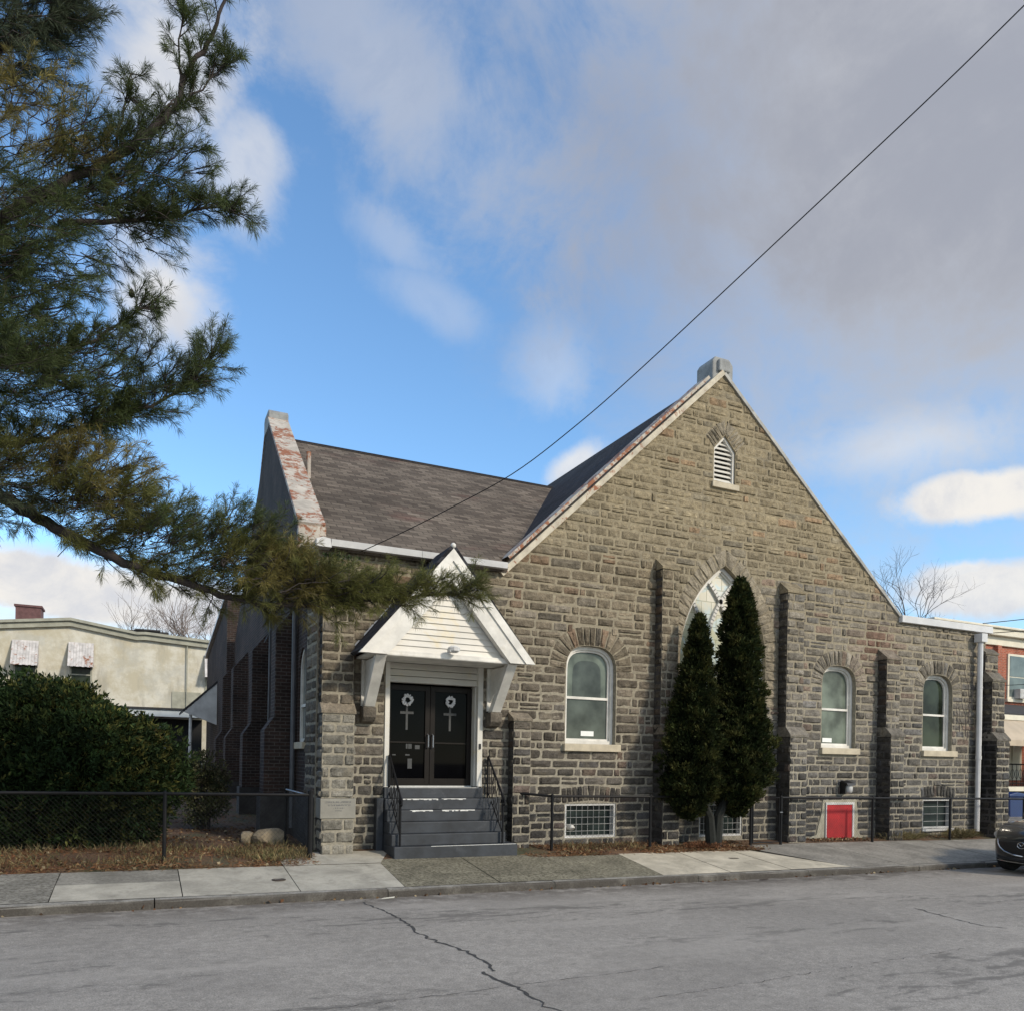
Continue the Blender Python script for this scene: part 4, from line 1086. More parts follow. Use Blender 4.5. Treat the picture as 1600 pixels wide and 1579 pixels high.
# ---------------------------------------------------------------- foliage
def unit(v): return v / np.maximum(1e-9, np.linalg.norm(v, axis=-1, keepdims=True))
def leaf_quads(P, D, L, Wd, rng, curve=.0):
    """kite shaped leaves: base P, direction D, length L, width Wd"""
    n = len(P); s = unit(np.cross(D, rng.normal(size=(n, 3)))) * Wd[:, None]
    mid = P + D * (L * .55)[:, None]
    tip = P + D * L[:, None]; tip[:, 2] -= curve * L
    return np.stack([P, mid + s, tip, mid - s], 1)
def spray_cloud(P, D, rng, per, Lr, wr, spread, jit):
    n = len(P); Pp = np.repeat(P, per, 0) + rng.normal(size=(n * per, 3)) * jit
    Dd = unit(np.repeat(D, per, 0) + rng.normal(size=(n * per, 3)) * spread)
    L = rng.uniform(*Lr, size=n * per)
    return leaf_quads(Pp, Dd, L, L * wr, rng), np.repeat(np.arange(n), per)

# --- the big white pine at the left: trunk beyond the frame, limbs reaching across it
pine = tag(empty('pine_tree', (-5.2, -2.0, gz(-5.2, -2.0))), 'large long-needled pine reaching in from the left with dark drooping limbs', 'tree')
mb = MB(); mb.tube([(-5.2, -2, -.4), (-5.15, -2, 2), (-5.05, -2.1, 5), (-5.1, -2.2, 9), (-5.0, -2.2, 13), (-5, -2.2, 16)], [.42, .36, .30, .23, .15, .05], 12); mb.build('trunk', MT['bark'], pine, smooth=True)
# view-independent limb skeletons in metres (x, y, z)
LIMBS = [([(-3.5, -2.6, 6.61), (-2.19, -3.2, 5.37), (-1.62, -3.4, 4.97), (-1.2, -3.5, 4.74), (-0.68, -3.7, 4.46), (-0.1, -3.8, 4.19), (0.59, -3.9, 4.0), (1.14, -4, 3.87), (1.78, -4.1, 3.83), (2.45, -4.2, 3.93), (3.05, -4.3, 4.01), (3.71, -4.3, 4.13), (4.34, -4.3, 4.24)], 0.105, 0.012, 175, 0.5, 1), ([(-3.44, -2.6, 7.1), (-2.32, -3.4, 7.53), (-1.6, -3.9, 8.1), (-0.99, -4.1, 8.58), (-0.38, -4.2, 9.06), (0.0, -4.3, 9.44), (0.25, -4.35, 9.77), (0.42, -4.4, 10.27), (0.67, -4.4, 10.77), (0.82, -4.5, 11.22), (0.95, -4.5, 11.76)], 0.09, 0.012, 40, 0.28, 0), ([(-1.0, -4.0, 8.18), (-0.37, -4.1, 8.35), (0.2, -4.1, 8.56), (0.65, -4.2, 8.76), (1.07, -4.2, 8.85)], 0.04, 0.008, 45, 0.4, 0), ([(-3.02, -3, 6.23), (-2.01, -3.5, 5.54), (-1.31, -3.8, 5.56), (-0.69, -3.9, 5.84), (-0.05, -4, 6.13), (0.46, -4.0, 6.52), (0.77, -4.0, 7.04)], 0.06, 0.008, 110, 0.5, 0), ([(-3.03, -3, 7.16), (-1.94, -3.6, 6.52), (-1.19, -3.8, 6.6), (-0.57, -3.9, 6.94), (-0.07, -4.0, 7.41)], 0.05, 0.01, 60, 0.4, 0), ([(-3.65, -3, 8.36), (-2.61, -3.6, 9.21), (-1.99, -4, 9.73), (-1.4, -4.2, 10.1), (-1.01, -4.3, 10.4), (-0.61, -4.3, 10.94)], 0.08, 0.02, 70, 0.5, 3), ([(0.35, -4.4, 10.01), (0.31, -4.4, 10.46), (0.34, -4.4, 10.95)], 0.018, 0.006, 14, 0.3, 0), ([(-0.38, -4.2, 9.1), (-0.31, -4.2, 9.68), (-0.22, -4.2, 10.18)], 0.02, 0.006, 14, 0.3, 0), ([(0.11, -4.35, 9.68), (0.47, -4.35, 10.01), (0.9, -4.4, 10.58)], 0.02, 0.006, 22, 0.3, 0)]
MASSES = [((-1.21, -4.0, 9.03), (0.92, 0.9, 0.61), (1, -0.2, 0.5), 300, 0.42, 2, 0.5), ((-0.45, -4.1, 8.99), (0.71, 0.6, 0.55), (1, -0.2, 0.6), 230, 0.4, 0, 0.5), ((0.26, -4.2, 9.08), (0.6, 0.5, 0.64), (1, -0.2, 0.4), 150, 0.36, 0, 0.5), ((-1.32, -4.0, 7.85), (0.99, 0.9, 0.46), (1, -0.2, 0.1), 360, 0.45, 0, 0.5), ((-0.3, -4.1, 8.41), (0.79, 0.5, 0.25), (1, -0.2, 0.1), 130, 0.4, 0, 0.5), ((-1.52, -3.9, 7.09), (0.69, 0.9, 0.69), (1, -0.2, 0.2), 330, 0.45, 0, 0.5), ((-0.85, -3.9, 6.95), (0.71, 0.6, 0.31), (1, -0.2, 0.5), 70, 0.4, 0, 0.5), ((-1.31, -3.9, 6.3), (0.69, 0.8, 0.46), (1, -0.2, 0.2), 330, 0.45, 0, 0.5), ((-0.49, -3.9, 6.4), (0.72, 0.5, 0.36), (1, -0.2, 0.4), 150, 0.42, 0, 0.5), ((0.16, -4.0, 6.66), (0.57, 0.4, 0.33), (1, -0.2, 0.7), 80, 0.35, 3, 0.5), ((-1.17, -3.8, 5.27), (0.7, 0.6, 0.35), (1, -0.2, 0.5), 260, 0.42, 1, 0.5), ((-0.48, -3.8, 5.27), (0.64, 0.6, 0.36), (1, -0.2, 0.6), 240, 0.42, 2, 0.5), ((-0.18, -3.8, 4.87), (0.9, 0.5, 0.33), (1, -0.2, 0.5), 280, 0.42, 1, 0.5), ((0.58, -3.9, 4.62), (0.67, 0.5, 0.33), (1, -0.2, 0.6), 220, 0.42, 0, 0.5), ((1.29, -4.0, 4.44), (0.68, 0.5, 0.38), (1, -0.2, 0.6), 260, 0.42, 1, 0.5), ((1.82, -4.1, 4.18), (0.52, 0.5, 0.35), (1, -0.2, 0.4), 260, 0.42, 2, 0.5), ((2.45, -4.2, 4.14), (0.61, 0.4, 0.26), (1, -0.2, 0.3), 190, 0.4, 1, 0.5), ((3.14, -4.3, 4.16), (0.54, 0.3, 0.2), (1, -0.2, 0.2), 70, 0.35, 1, 0.5), ((1.36, -4.0, 4.88), (0.51, 0.4, 0.26), (1, -0.2, 0.8), 70, 0.4, 0, 0.5), ((-1.48, -4.1, 10.15), (0.6, 0.7, 0.52), (1, -0.2, 0.1), 260, 0.42, 3, 0.5), ((-0.95, -4.2, 10.51), (0.46, 0.5, 0.3), (1, -0.2, 0.4), 110, 0.4, 3, 0.5), ((-2.01, -3.5, 5.46), (0.62, 0.8, 1.16), (1, -0.2, 0.3), 200, 0.45, 0, 0.5), ((-2.03, -3.6, 8.11), (0.61, 0.9, 1.54), (1, -0.2, 0.3), 250, 0.45, 0, 0.5), ((-1.46, -3.6, 4.74), (0.47, 0.5, 0.24), (1, -0.2, -0.4), 50, 0.4, 3, 0.5)]
prng = np.random.default_rng(21); pr = random.Random(21)
TP, TD, TC = [], [], []     # tuft positions, directions, tint
wood = MB()
def twig(p, d, L, r0, tint, tufts=True, droop=.0):
    n = 5; pts = [np.array(p)]; d = np.array(d, float)
    for i in range(n):
        d = d + prng.normal(size=3) * .16 + np.array([0, 0, .10 - droop]); d /= np.linalg.norm(d)
        pts.append(pts[-1] + d * L / n)
    wood.tube(pts, [r0 * (1 - .7 * i / n) for i in range(n + 1)], 3, caps=False)
    if tufts:
        m = max(2, int(L / .13))
        for k in range(m):
            t = lerp(.45, 1., k / m) * n; i = min(n - 1, int(t)); f = t - i
            TP.append(pts[i] * (1 - f) + pts[i + 1] * f); TD.append(pts[i + 1] - pts[i]); TC.append(tint)
        TP.append(pts[-1]); TD.append(pts[-1] - pts[-2]); TC.append(tint)
    return pts
for li, (pts, r0, r1, nb, lb, tint) in enumerate(LIMBS):
    # smooth the polyline
    q_ = []
    for i in range(len(pts) - 1):
        p0 = Vector(pts[max(0, i - 1)]); p1 = Vector(pts[i]); p2 = Vector(pts[i + 1]); p3 = Vector(pts[min(len(pts) - 1, i + 2)])
        for k in range(5):
            t = k / 5; q_.append(.5 * ((2 * p1) + (p2 - p0) * t + (2 * p0 - 5 * p1 + 4 * p2 - p3) * t * t + (3 * p1 - p0 - 3 * p2 + p3) * t ** 3))
    q_.append(Vector(pts[-1])); N = len(q_)
    q_ = [p + Vector((pr.gauss(0, .012), pr.gauss(0, .012), pr.gauss(0, .012))) for p in q_]
    mb = MB(); mb.tube(q_, [lerp(r0, r1, (i / (N - 1)) ** .8) for i in range(N)], 7)
    mb.build('limb', MT['bark'], pine, smooth=True)
    for k in range(nb):
        t = pr.uniform(.12, 1) ** .8; i = min(N - 2, int(t * (N - 1))); p = q_[i].lerp(q_[i + 1], pr.random())
        ax = (q_[i + 1] - q_[i]).normalized(); out = Vector((pr.gauss(0, 1), pr.gauss(0, 1), pr.gauss(.25, .7)))
        d = (ax * pr.uniform(.5, 1.2) + out.normalized() * pr.uniform(.5, .9)).normalized()
        tw = twig(p, d, lb * pr.uniform(.5, 1.2), .010, tint)
        for _ in range(2):
            b = pr.choice(tw[1:4]); d2 = (np.array(d) + prng.normal(size=3) * .6); twig(b, d2 / np.linalg.norm(d2), lb * pr.uniform(.3, .6), .006, tint)
for (c, rad, dirn, n, L, tint, bare) in MASSES:
    n = int(n * .46)
    c = np.array(c); rad = np.array(rad); dirn = np.array(dirn, float); dirn /= np.linalg.norm(dirn)
    for k in range(n):
        v = prng.normal(size=3); v /= np.linalg.norm(v); v *= prng.uniform(.1, 1) ** .45
        p = c + v * rad - dirn * L * .5
        d = dirn + v * .5 + prng.normal(size=3) * .35; d /= np.linalg.norm(d)
        tw = twig(p, d, L * prng.uniform(.6, 1.2), .008, tint, droop=.05)
        if prng.random() < .5: twig(tw[2], (d + prng.normal(size=3) * .5), L * .5, .005, tint)
        if prng.random() < bare * .5: a_ = p - dirn * prng.uniform(.1, .3) + prng.normal(size=3) * .08; wood.tube([a_, (a_ + p) / 2 + prng.normal(size=3) * .04, p], [.006, .006, .006], 3, caps=False)
wood.build('twigs', MT['bark'], pine)
TP = np.array(TP); TD = unit(np.array(TD)); TC = np.array(TC)
per = 22; n = len(TP)
P = np.repeat(TP, per, 0) + prng.normal(size=(n * per, 3)) * .006
D = unit(np.repeat(TD, per, 0) * 1.0 + prng.normal(size=(n * per, 3)) * .52); L = prng.uniform(.09, .155, n * per)
V = leaf_quads(P, D, L, np.full(n * per, .0026), prng, .18)
pal = np.array([[.070, .092, .032], [.135, .138, .040], [.195, .165, .050], [.08, .10, .06]])
cc = pal[np.repeat(TC, per)] * prng.uniform(.6, 1.4, (n * per, 1))
print('pine needles', len(V))
quads_mesh('needles', V, cc, MT['needle'], pine)
cone = MB(); cone.lathe([(.01, 0), (.03, .02), (.036, .05), (.025, .09), (.008, .11)], (-0.18, -4.0, 7.5), 8); cone.build('pine_cone', MT['bark'], pine)
adopt(pine)

# --- lumpy evergreen shrub
def lump(u, seed, amp):
    q_ = np.random.default_rng(seed); K = q_.normal(size=(14, 3)) * 3.2; ph = q_.uniform(0, 6.28, 14)
    return 1 + amp * np.sin(u @ K.T + ph).mean(1) * 2.2
def shrub(name, c, rad, n, per, seed, pal, label, cat, group=None, Lr=(.05, .11), wr=.16, spread=.55, up=.5, amp=.22, core=True, shell=.55, stems=None):
    rng = np.random.default_rng(seed); root = tag(empty(name, (c[0], c[1], gz(c[0], c[1]))), label, cat, group)
    u = unit(rng.normal(size=(n, 3))); k = lump(u, seed, amp) * rng.uniform(shell, 1.02, n) ** .6
    P = np.array(c) + u * k[:, None] * np.array(rad)
    ok = P[:, 2] > gz(c[0], c[1]) + .02; P = P[ok]; u = u[ok]
    D = unit(u + np.array([0, 0, up]) + rng.normal(size=u.shape) * .3)
    V, idx = spray_cloud(P, D, rng, per, Lr, wr, spread, .03)
    pal = np.array(pal); t = np.clip(.5 + .5 * np.sin(P @ rng.normal(size=3) * 2.5) + rng.normal(size=len(P)) * .3, 0, .999)
    col = pal[(t * len(pal)).astype(int)] * rng.uniform(.6, 1.35, (len(P), 1))
    col = np.repeat(col, per, 0) * rng.uniform(.75, 1.25, (len(P) * per, 1))
    quads_mesh('foliage', V, col, MT['leaf'], root)
    if core:
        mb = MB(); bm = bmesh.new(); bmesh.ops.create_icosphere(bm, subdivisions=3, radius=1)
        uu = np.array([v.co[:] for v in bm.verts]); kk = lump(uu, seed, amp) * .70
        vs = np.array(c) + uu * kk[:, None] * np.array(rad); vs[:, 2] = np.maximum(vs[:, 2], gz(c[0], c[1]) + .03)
        mb.add(vs.tolist(), [tuple(v.index for v in f.verts) for f in bm.faces]); bm.free(); mb.build('shade_core', MT['void'], root)  # solid near-black core added, painting the shade inside the foliage
    mb = MB(); q_ = random.Random(seed)
    for i in range(stems or 5):
        a = q_.uniform(0, 6.28); r_ = q_.uniform(.0, .35)
        mb.tube([(c[0] + .12 * math.cos(a), c[1] + .12 * math.sin(a), gz(c[0], c[1]) - .1), (c[0] + rad[0] * r_ * math.cos(a), c[1] + rad[1] * r_ * math.sin(a), c[2] + rad[2] * .1), (c[0] + rad[0] * r_ * 1.7 * math.cos(a), c[1] + rad[1] * r_ * 1.7 * math.sin(a), c[2] + rad[2] * .7)], [.03, .018, .006], 5)
    mb.build('stems', MT['bark'], root); adopt(root); return root
YEW = [[.019, .035, .013], [.030, .053, .016], [.050, .066, .020], [.095, .095, .028], [.024, .042, .016]]
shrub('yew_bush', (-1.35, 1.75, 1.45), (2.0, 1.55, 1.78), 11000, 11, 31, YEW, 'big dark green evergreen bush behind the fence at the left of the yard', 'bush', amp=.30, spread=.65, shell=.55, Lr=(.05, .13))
shrub('yew_bush', (-5.2, 2.2, 1.2), (2.2, 1.6, 1.5), 2500, 9, 33, YEW, 'second dark bush farther left along the yard fence, beyond the frame', 'bush')
HOL = [[.07, .085, .04], [.11, .115, .05], [.15, .14, .075], [.08, .07, .04]]
shrub('small_shrub', (1.28, 3.3, 1.02), (.58, .55, .84), 1300, 8, 35, HOL, 'small thin leafy shrub between the big bush and the church', 'shrub', Lr=(.04, .07), wr=.26, spread=.9, amp=.3, core=False, shell=.2, stems=12)
# --- the pair of columnar arborvitae
def arborvitae(c, prof, label, seed, n):
    rng = np.random.default_rng(seed); root = tag(empty('arborvitae', (c[0], c[1], gz(c[0], c[1]))), label, 'tree', 'arborvitae pair in front of the pointed window')
    zs = np.array([p[0] for p in prof]); rs = np.array([p[1] for p in prof])
    # sample by surface area
    zz = rng.uniform(zs[0], zs[-1], n * 3); keep = rng.uniform(0, rs.max(), n * 3) < np.interp(zz, zs, rs) + .05; zz = zz[keep][:n]; m = len(zz)
    a = rng.uniform(0, 2 * np.pi, m); r0 = np.interp(zz, zs, rs)
    lumps = .96 + .15 * np.sin(a * 5 + zz * 3.1 + seed) + .12 * np.sin(a * 3 - zz * 6.3) + .12 * np.sin(zz * 15 + a * 2) + .09 * np.sin(zz * 27 - a * 7) + .06 * np.sin(zz * 44 + a * 11)
    r = r0 * lumps * rng.uniform(.55, 1.04, m) ** .5
    lean = (zz - zs[0]) * c[3]
    P = np.stack([c[0] + lean + r * np.cos(a), c[1] + r * np.sin(a) * .85, zz], 1)
    D = unit(np.stack([np.cos(a) * .8, np.sin(a) * .8, np.full(m, .75)], 1) + rng.normal(size=(m, 3)) * .22)
    V, idx = spray_cloud(P, D, rng, 9, (.05, .12), .17, .42, .022)
    pal = np.array([[.014, .022, .008], [.027, .036, .011], [.050, .052, .016], [.020, .027, .010]])
    t = np.clip((lumps - .62) / .75 + rng.normal(size=m) * .22, 0, .999); pal = pal[[0, 3, 1, 2]]; col = pal[(t * 4).astype(int)] * rng.uniform(.6, 1.4, (m, 1))
    quads_mesh('foliage', V, np.repeat(col, 9, 0) * rng.uniform(.7, 1.3, (m * 9, 1)), MT['leaf'], root)
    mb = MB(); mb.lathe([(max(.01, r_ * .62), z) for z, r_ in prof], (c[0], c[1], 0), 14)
    mb.v = [(x + (z - zs[0]) * c[3], c[1] + (y - c[1]) * .85, z) for x, y, z in mb.v]; mb.build('shade_core', MT['void'], root)  # near-black solid core, added as painted shade behind the leaves
    mb = MB(); z0 = gz(c[0], c[1]); mb.tube([(c[4], c[1] + .02, z0 - .1), (lerp(c[4], c[0], .12), c[1] + .02, .6), (lerp(c[4], c[0], .5), c[1], zs[0] + .5)], [.13, .11, .08], 8); mb.build('trunk', MT['trunk_dark'], root)
    adopt(root)
PRF = lambda z0, z1, w: [(z0, w * .15), (z0 + .25, w * .62), (z0 + .7, w * .92), (z0 + 1.25, w), (lerp(z0 + 1.25, z1, .2), w * .92), (lerp(z0 + 1.25, z1, .42), w * .66), (lerp(z0 + 1.25, z1, .65), w * .46), (lerp(z0 + 1.25, z1, .85), w * .27), (z1 - .12, w * .13), (z1, .02)]
PRF2 = lambda z0, z1, w: [(z0, w * .15), (z0 + .25, w * .62), (z0 + .7, w * .9), (z0 + 1.25, w), (lerp(z0 + 1.25, z1, .2), w * .92), (lerp(z0 + 1.25, z1, .42), w * .80), (lerp(z0 + 1.25, z1, .62), w * .74), (lerp(z0 + 1.25, z1, .80), w * .58), (lerp(z0 + 1.25, z1, .92), w * .34), (z1, .03)]
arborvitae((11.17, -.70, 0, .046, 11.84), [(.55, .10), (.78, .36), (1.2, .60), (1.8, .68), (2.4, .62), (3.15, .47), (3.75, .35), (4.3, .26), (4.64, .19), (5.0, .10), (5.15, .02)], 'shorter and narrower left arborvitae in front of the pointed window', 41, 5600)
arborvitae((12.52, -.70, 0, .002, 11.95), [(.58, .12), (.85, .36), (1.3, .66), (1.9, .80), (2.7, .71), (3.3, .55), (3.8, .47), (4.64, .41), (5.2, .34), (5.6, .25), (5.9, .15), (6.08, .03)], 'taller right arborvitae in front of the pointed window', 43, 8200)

# --- dry litter, weeds and rocks
rng = np.random.default_rng(77)
def litter(name, regions, label):
    Vs, Cs = [], []
    for (x0, x1, y0, y1, n, kind) in regions:
        x = rng.uniform(x0, x1, n); y = rng.uniform(y0, y1, n)
        cl = np.sin(x * 3.1 + 1) + np.sin(y * 4.3 + x) + rng.normal(size=n) * .8
        k = cl > -.5; x, y = x[k], y[k]; m = len(x)
        z = np.array([gz(a, b) for a, b in zip(x, y)]) + .006
        if kind == 'needle':
            D = unit(np.stack([rng.normal(size=m), rng.normal(size=m), np.abs(rng.normal(size=m)) * .35], 1)); L = rng.uniform(.05, .16, m); w = np.full(m, .005)
            pal = np.array([[.17, .075, .035], [.22, .10, .045], [.12, .06, .035], [.20, .14, .07]])
        elif kind == 'leaf':
            D = unit(np.stack([rng.normal(size=m), rng.normal(size=m), np.abs(rng.normal(size=m)) * .4], 1)); L = rng.uniform(.04, .09, m); w = L * .32
            pal = np.array([[.16, .075, .035], [.24, .15, .075], [.10, .06, .035], [.30, .24, .15]])
        else:
            D = unit(np.stack([rng.normal(size=m) * .45, rng.normal(size=m) * .45, np.ones(m)], 1)); L = rng.uniform(.06, .20, m); w = np.full(m, .005)
            pal = np.array([[.19, .16, .075], [.10, .11, .045], [.26, .20, .10], [.14, .10, .05]])
        Vs.append(leaf_quads(np.stack([x, y, z], 1), D, L, w, rng, .1)); Cs.append(pal[rng.integers(0, 4, m)] * rng.uniform(.6, 1.3, (m, 1)))
    o = quads_mesh(name, np.concatenate(Vs), np.concatenate(Cs), MT['litter']); tag(o, label, kind='stuff', cat='ground cover'); return o
litter('dry_litter', [(-5, 2.9, -1.25, .6, 15000, 'needle'), (-5, 2.9, -1.2, 3.5, 5000, 'leaf'), (-5, 2.8, -1.0, .8, 4200, 'grass'), (1.2, 2.8, -.9, -.2, 1600, 'grass'),
                      (7.0, 13.0, -1.15, -.05, 9000, 'needle'), (7.0, 13.3, -1.1, -.1, 1500, 'leaf'), (8, 10, -.9, -.2, 500, 'grass'), (15.3, 21.6, -.42, -.05, 1800, 'leaf'), (17.5, 21.8, -.5, -.05, 900, 'grass'),
                      (-5, 2.6, .6, 6, 5000, 'needle'), (5, 6.9, -1.0, -.95, 0, 'leaf'), (-4, 20, -3.12, -3.06, 260, 'leaf')], 'reddish pine needles, dead leaves and dry weeds on the ground behind the fences')
def clump(x, y, n, r, h, label, pal, seed, name='grass_clump'):
    q_ = np.random.default_rng(seed); a = q_.uniform(0, 6.28, n); rr_ = r * q_.uniform(0, 1, n) ** .6
    P = np.stack([x + rr_ * np.cos(a) * 1.3, y + rr_ * np.sin(a) * .6, np.full(n, gz(x, y))], 1)
    D = unit(np.stack([np.cos(a) * .6, np.sin(a) * .5, np.ones(n)], 1) + q_.normal(size=(n, 3)) * .35); L = h * q_.uniform(.5, 1.2, n)
    o = quads_mesh(name, leaf_quads(P, D, L, np.full(n, .007), q_, .35), np.array(pal)[q_.integers(0, len(pal), n)] * q_.uniform(.6, 1.3, (n, 1)), MT['litter'])
    tag(o, label, 'plant', 'grass clumps at the foot of the wall')
DRY = [[.26, .20, .09], [.20, .17, .07], [.14, .13, .05], [.30, .24, .13]]
clump(18.55, -.3, 700, .55, .34, 'low mound of dry yellow grass under the barred basement window near the corner', DRY, 1)
clump(20.9, -.3, 500, .35, .40, 'tuft of dry yellow grass beside the downspout at the church corner', DRY, 2)
clump(11.55, -.72, 500, .35, .22, 'reddish clump of dead needles at the foot of the arborvitae pair', [[.2, .085, .04], [.25, .12, .06], [.14, .07, .04]], 3)
def rock(c, r, seed, label):
    bm = bmesh.new(); bmesh.ops.create_icosphere(bm, subdivisions=3, radius=1); q_ = random.Random(seed)
    pl = [(Vector((q_.gauss(0, 1), q_.gauss(0, 1), q_.gauss(.2, 1))).normalized(), q_.uniform(.62, .9)) for _ in range(13)]
    for v in bm.verts:
        d = v.co.normalized(); k = min([1.] + [o / d.dot(n_) for n_, o in pl if d.dot(n_) > .05]); v.co = d * k
    mb = MB(); mb.add([(c[0] + v.co.x * r[0], c[1] + v.co.y * r[1], c[2] + v.co.z * r[2]) for v in bm.verts], [tuple(v.index for v in f.verts) for f in bm.faces]); bm.free()
    tag(mb.build('rock', MT['rock'], None, bevel=0), label, 'rock', 'boulders in the yard')
mb = MB(); qv = random.Random(6)
for k in range(7):
    x, z = 21.25 + qv.uniform(-.25, .3), 2.6 + k * .12; pts = []; an = 1.57
    for i in range(22):
        pts.append((x, -.075 + qv.uniform(-.006, .006), z)); an += qv.gauss(.03, .22); x += math.cos(an) * .12; z += math.sin(an) * .12
        if z > 5.5 or not 20.96 < x < 21.7: break
    if len(pts) > 2: mb.tube(pts, [lerp(.013, .005, i / (len(pts) - 1)) for i in range(len(pts))], 4)
tag(mb.build('dead_vine', MT['twig'], None), 'bare brown vine clinging to the stone between the corner window and the downspout', 'plant')
n_ = 260; qi = np.random.default_rng(8); P_ = np.stack([qi.normal(3.25, .16, n_), qi.uniform(-.36, -.26, n_), 5.62 - np.abs(qi.normal(0, .25, n_))], 1)
tag(quads_mesh('ivy', leaf_quads(P_, unit(np.stack([qi.normal(size=n_) * .6, -np.abs(qi.normal(size=n_)), -np.ones(n_)], 1)), qi.uniform(.05, .09, n_), qi.uniform(.018, .03, n_), qi), np.array([[.03, .045, .018]]) * qi.uniform(.6, 1.6, (n_, 1)), MT['leaf']), 'small patch of dark ivy under the left end of the gutter', 'plant')
rock((2.36, .95, .20), (.36, .28, .22), 3, 'larger tan boulder in the yard beside the church corner')
rock((1.95, 1.1, .20), (.18, .16, .17), 5, 'smaller tan rock leaning against the larger boulder')
mb = MB(); zc = gz(2.03, -2.16); mb.lathe([(.11, .0), (.11, .012), (.09, .014), (.085, .009), (.0, .009)], (2.03, -2.16, zc), 18); tag(mb.build('valve_cover', MT['iron']), 'small round iron valve cover set in the pale sidewalk slab', 'valve cover')
for k, (x, y, lab) in enumerate(((3.4, -3.2, 'flattened scrap of litter in the gutter at the end of the long street crack'), (10.9, -3.25, 'small leaf scrap in the gutter below the white sidewalk slabs'))):
    mb = MB(); zc = gz(x, y) + .004; mb.add([(x, y, zc), (x + .2, y - .02, zc + .01), (x + .24, y + .06, zc + .02), (x + .05, y + .07, zc + .006)], [(0, 1, 2, 3)]); tag(mb.build('litter_scrap', MT['cream' if k == 0 else 'iron']), lab, 'litter', 'scraps in the gutter')
mb = MB(); mb.add([(11.4, -1.75, gz(11.4, -1.75) + .008), (11.62, -1.78, gz(11.6, -1.78) + .008), (11.62, -1.86, gz(11.6, -1.86) + .008), (11.4, -1.83, gz(11.4, -1.83) + .008)], [(0, 1, 2, 3)]); tag(mb.build('valve_cover', MT['iron']), 'small dark rectangular box lid in the white sidewalk slabs', 'valve cover')

# --- bare winter trees
def bare_tree(base, h, seed, mat, label, spread=.55, depth=6, r=.25, group='bare trees behind the buildings'):
    q_ = random.Random(seed); root = tag(empty('bare_tree', base), label, 'tree', group); tr = MB(); cr = MB()
    def grow(p, d, L, r_, k):
        n = 3; pts = [p]; dd = d.copy()
        for i in range(n):
            dd = (dd + Vector((q_.gauss(0, .16), q_.gauss(0, .16), q_.gauss(.04, .1)))).normalized(); pts.append(pts[-1] + dd * L / n)
        (tr if k == depth else cr).tube(pts, [lerp(r_, r_ * .66, i / n) for i in range(n + 1)], 5 if k > 3 else 3, caps=False)
        if k <= 0: return
        m = 3 if k in (depth, depth - 2, 2, 3) else 2
        for i in range(m):
            a = Vector((q_.gauss(0, 1), q_.gauss(0, 1), q_.gauss(.2, .6))).normalized()
            grow(pts[-1] if i < 2 else pts[-2], (dd + a * spread * q_.uniform(.7, 1.4)).normalized(), L * q_.uniform(.66, .9), r_ * .62, k - 1)
    grow(Vector(base), Vector((0, 0, 1)), h * .27, r, depth)
    tr.build('trunk', mat, root); cr.build('crown', mat, root); adopt(root)
bare_tree((57.5, 30, .5), 16.0, 4, MT['twig'], 'bare dark tree rising behind the right slope of the front gable', .66, 8, .34)
bare_tree((75, 44, .5), 14.5, 8, MT['twig'], 'distant bare tree just above the low roof right of the gable', .7, 6, .2)
bare_tree((3.6, 42, .8), 13.5, 12, MT['twig_pale'], 'pale bare tree behind the cream building next to the church', .5, 7, .2)
bare_tree((5.6, 44, .8), 13.5, 15, MT['twig_pale'], 'pale bare tree half hidden behind the left wall of the church', .5, 6, .2)

# ---------------------------------------------------------------- cream building at the left
b = tag(empty('stucco_building', (-4, 30, .9)), 'stained cream stucco row building with rusty window awnings behind the yard', 'building')
mb = MB(); prof = [(-22, .3), (-22, 8.0), (-6.2, 8.05), (-3.2, 8.42), (-.2, 7.96), (.2, 8.0), (9, 7.45), (9, .3)]
mb.prism(prof, lambda p, r, t: (p, t, r), 30.0, 40.0); mb.build('wall', MT['stucco'], b)
mb = MB()
for (x0, z0), (x1, z1) in zip(prof[1:6], prof[2:7]):
    mb.add([(x0, 29.82, z0 - .32), (x1, 29.82, z1 - .32), (x1, 29.82, z1 - .02), (x0, 29.82, z0 - .02), (x0, 29.7, z0 - .06), (x1, 29.7, z1 - .06), (x1, 29.7, z1 + .08), (x0, 29.7, z0 + .08), (x0, 30.6, z0 + .08), (x1, 30.6, z1 + .08), (x0, 30, z0 - .32), (x1, 30, z1 - .32)], [(0, 1, 2, 3), (3, 2, 5, 4), (4, 5, 6, 7), (7, 6, 9, 8), (0, 10, 11, 1)])
mb.build('cornice', MT['stucco_trim'], b)
mb = MB(); mb.box(-22, 9, 30.4, 40, 8.0, 8.03) ; 
mb = MB(); mb.box(-5.7, -4.6, 31, 32.2, 8.0, 9.05); mb.box(-5.76, -4.54, 30.94, 32.26, 9.05, 9.15); ch = mb.build('chimney', MT['chimney'], b)
mb = MB(); mb.box(-.6, 1.3, 30.2, 30.9, 8.12, 8.20); mb.box(-.3, .9, 30.1, 30.5, 8.2, 8.27); mb.build('roof_lumber', MT['tar'], b)
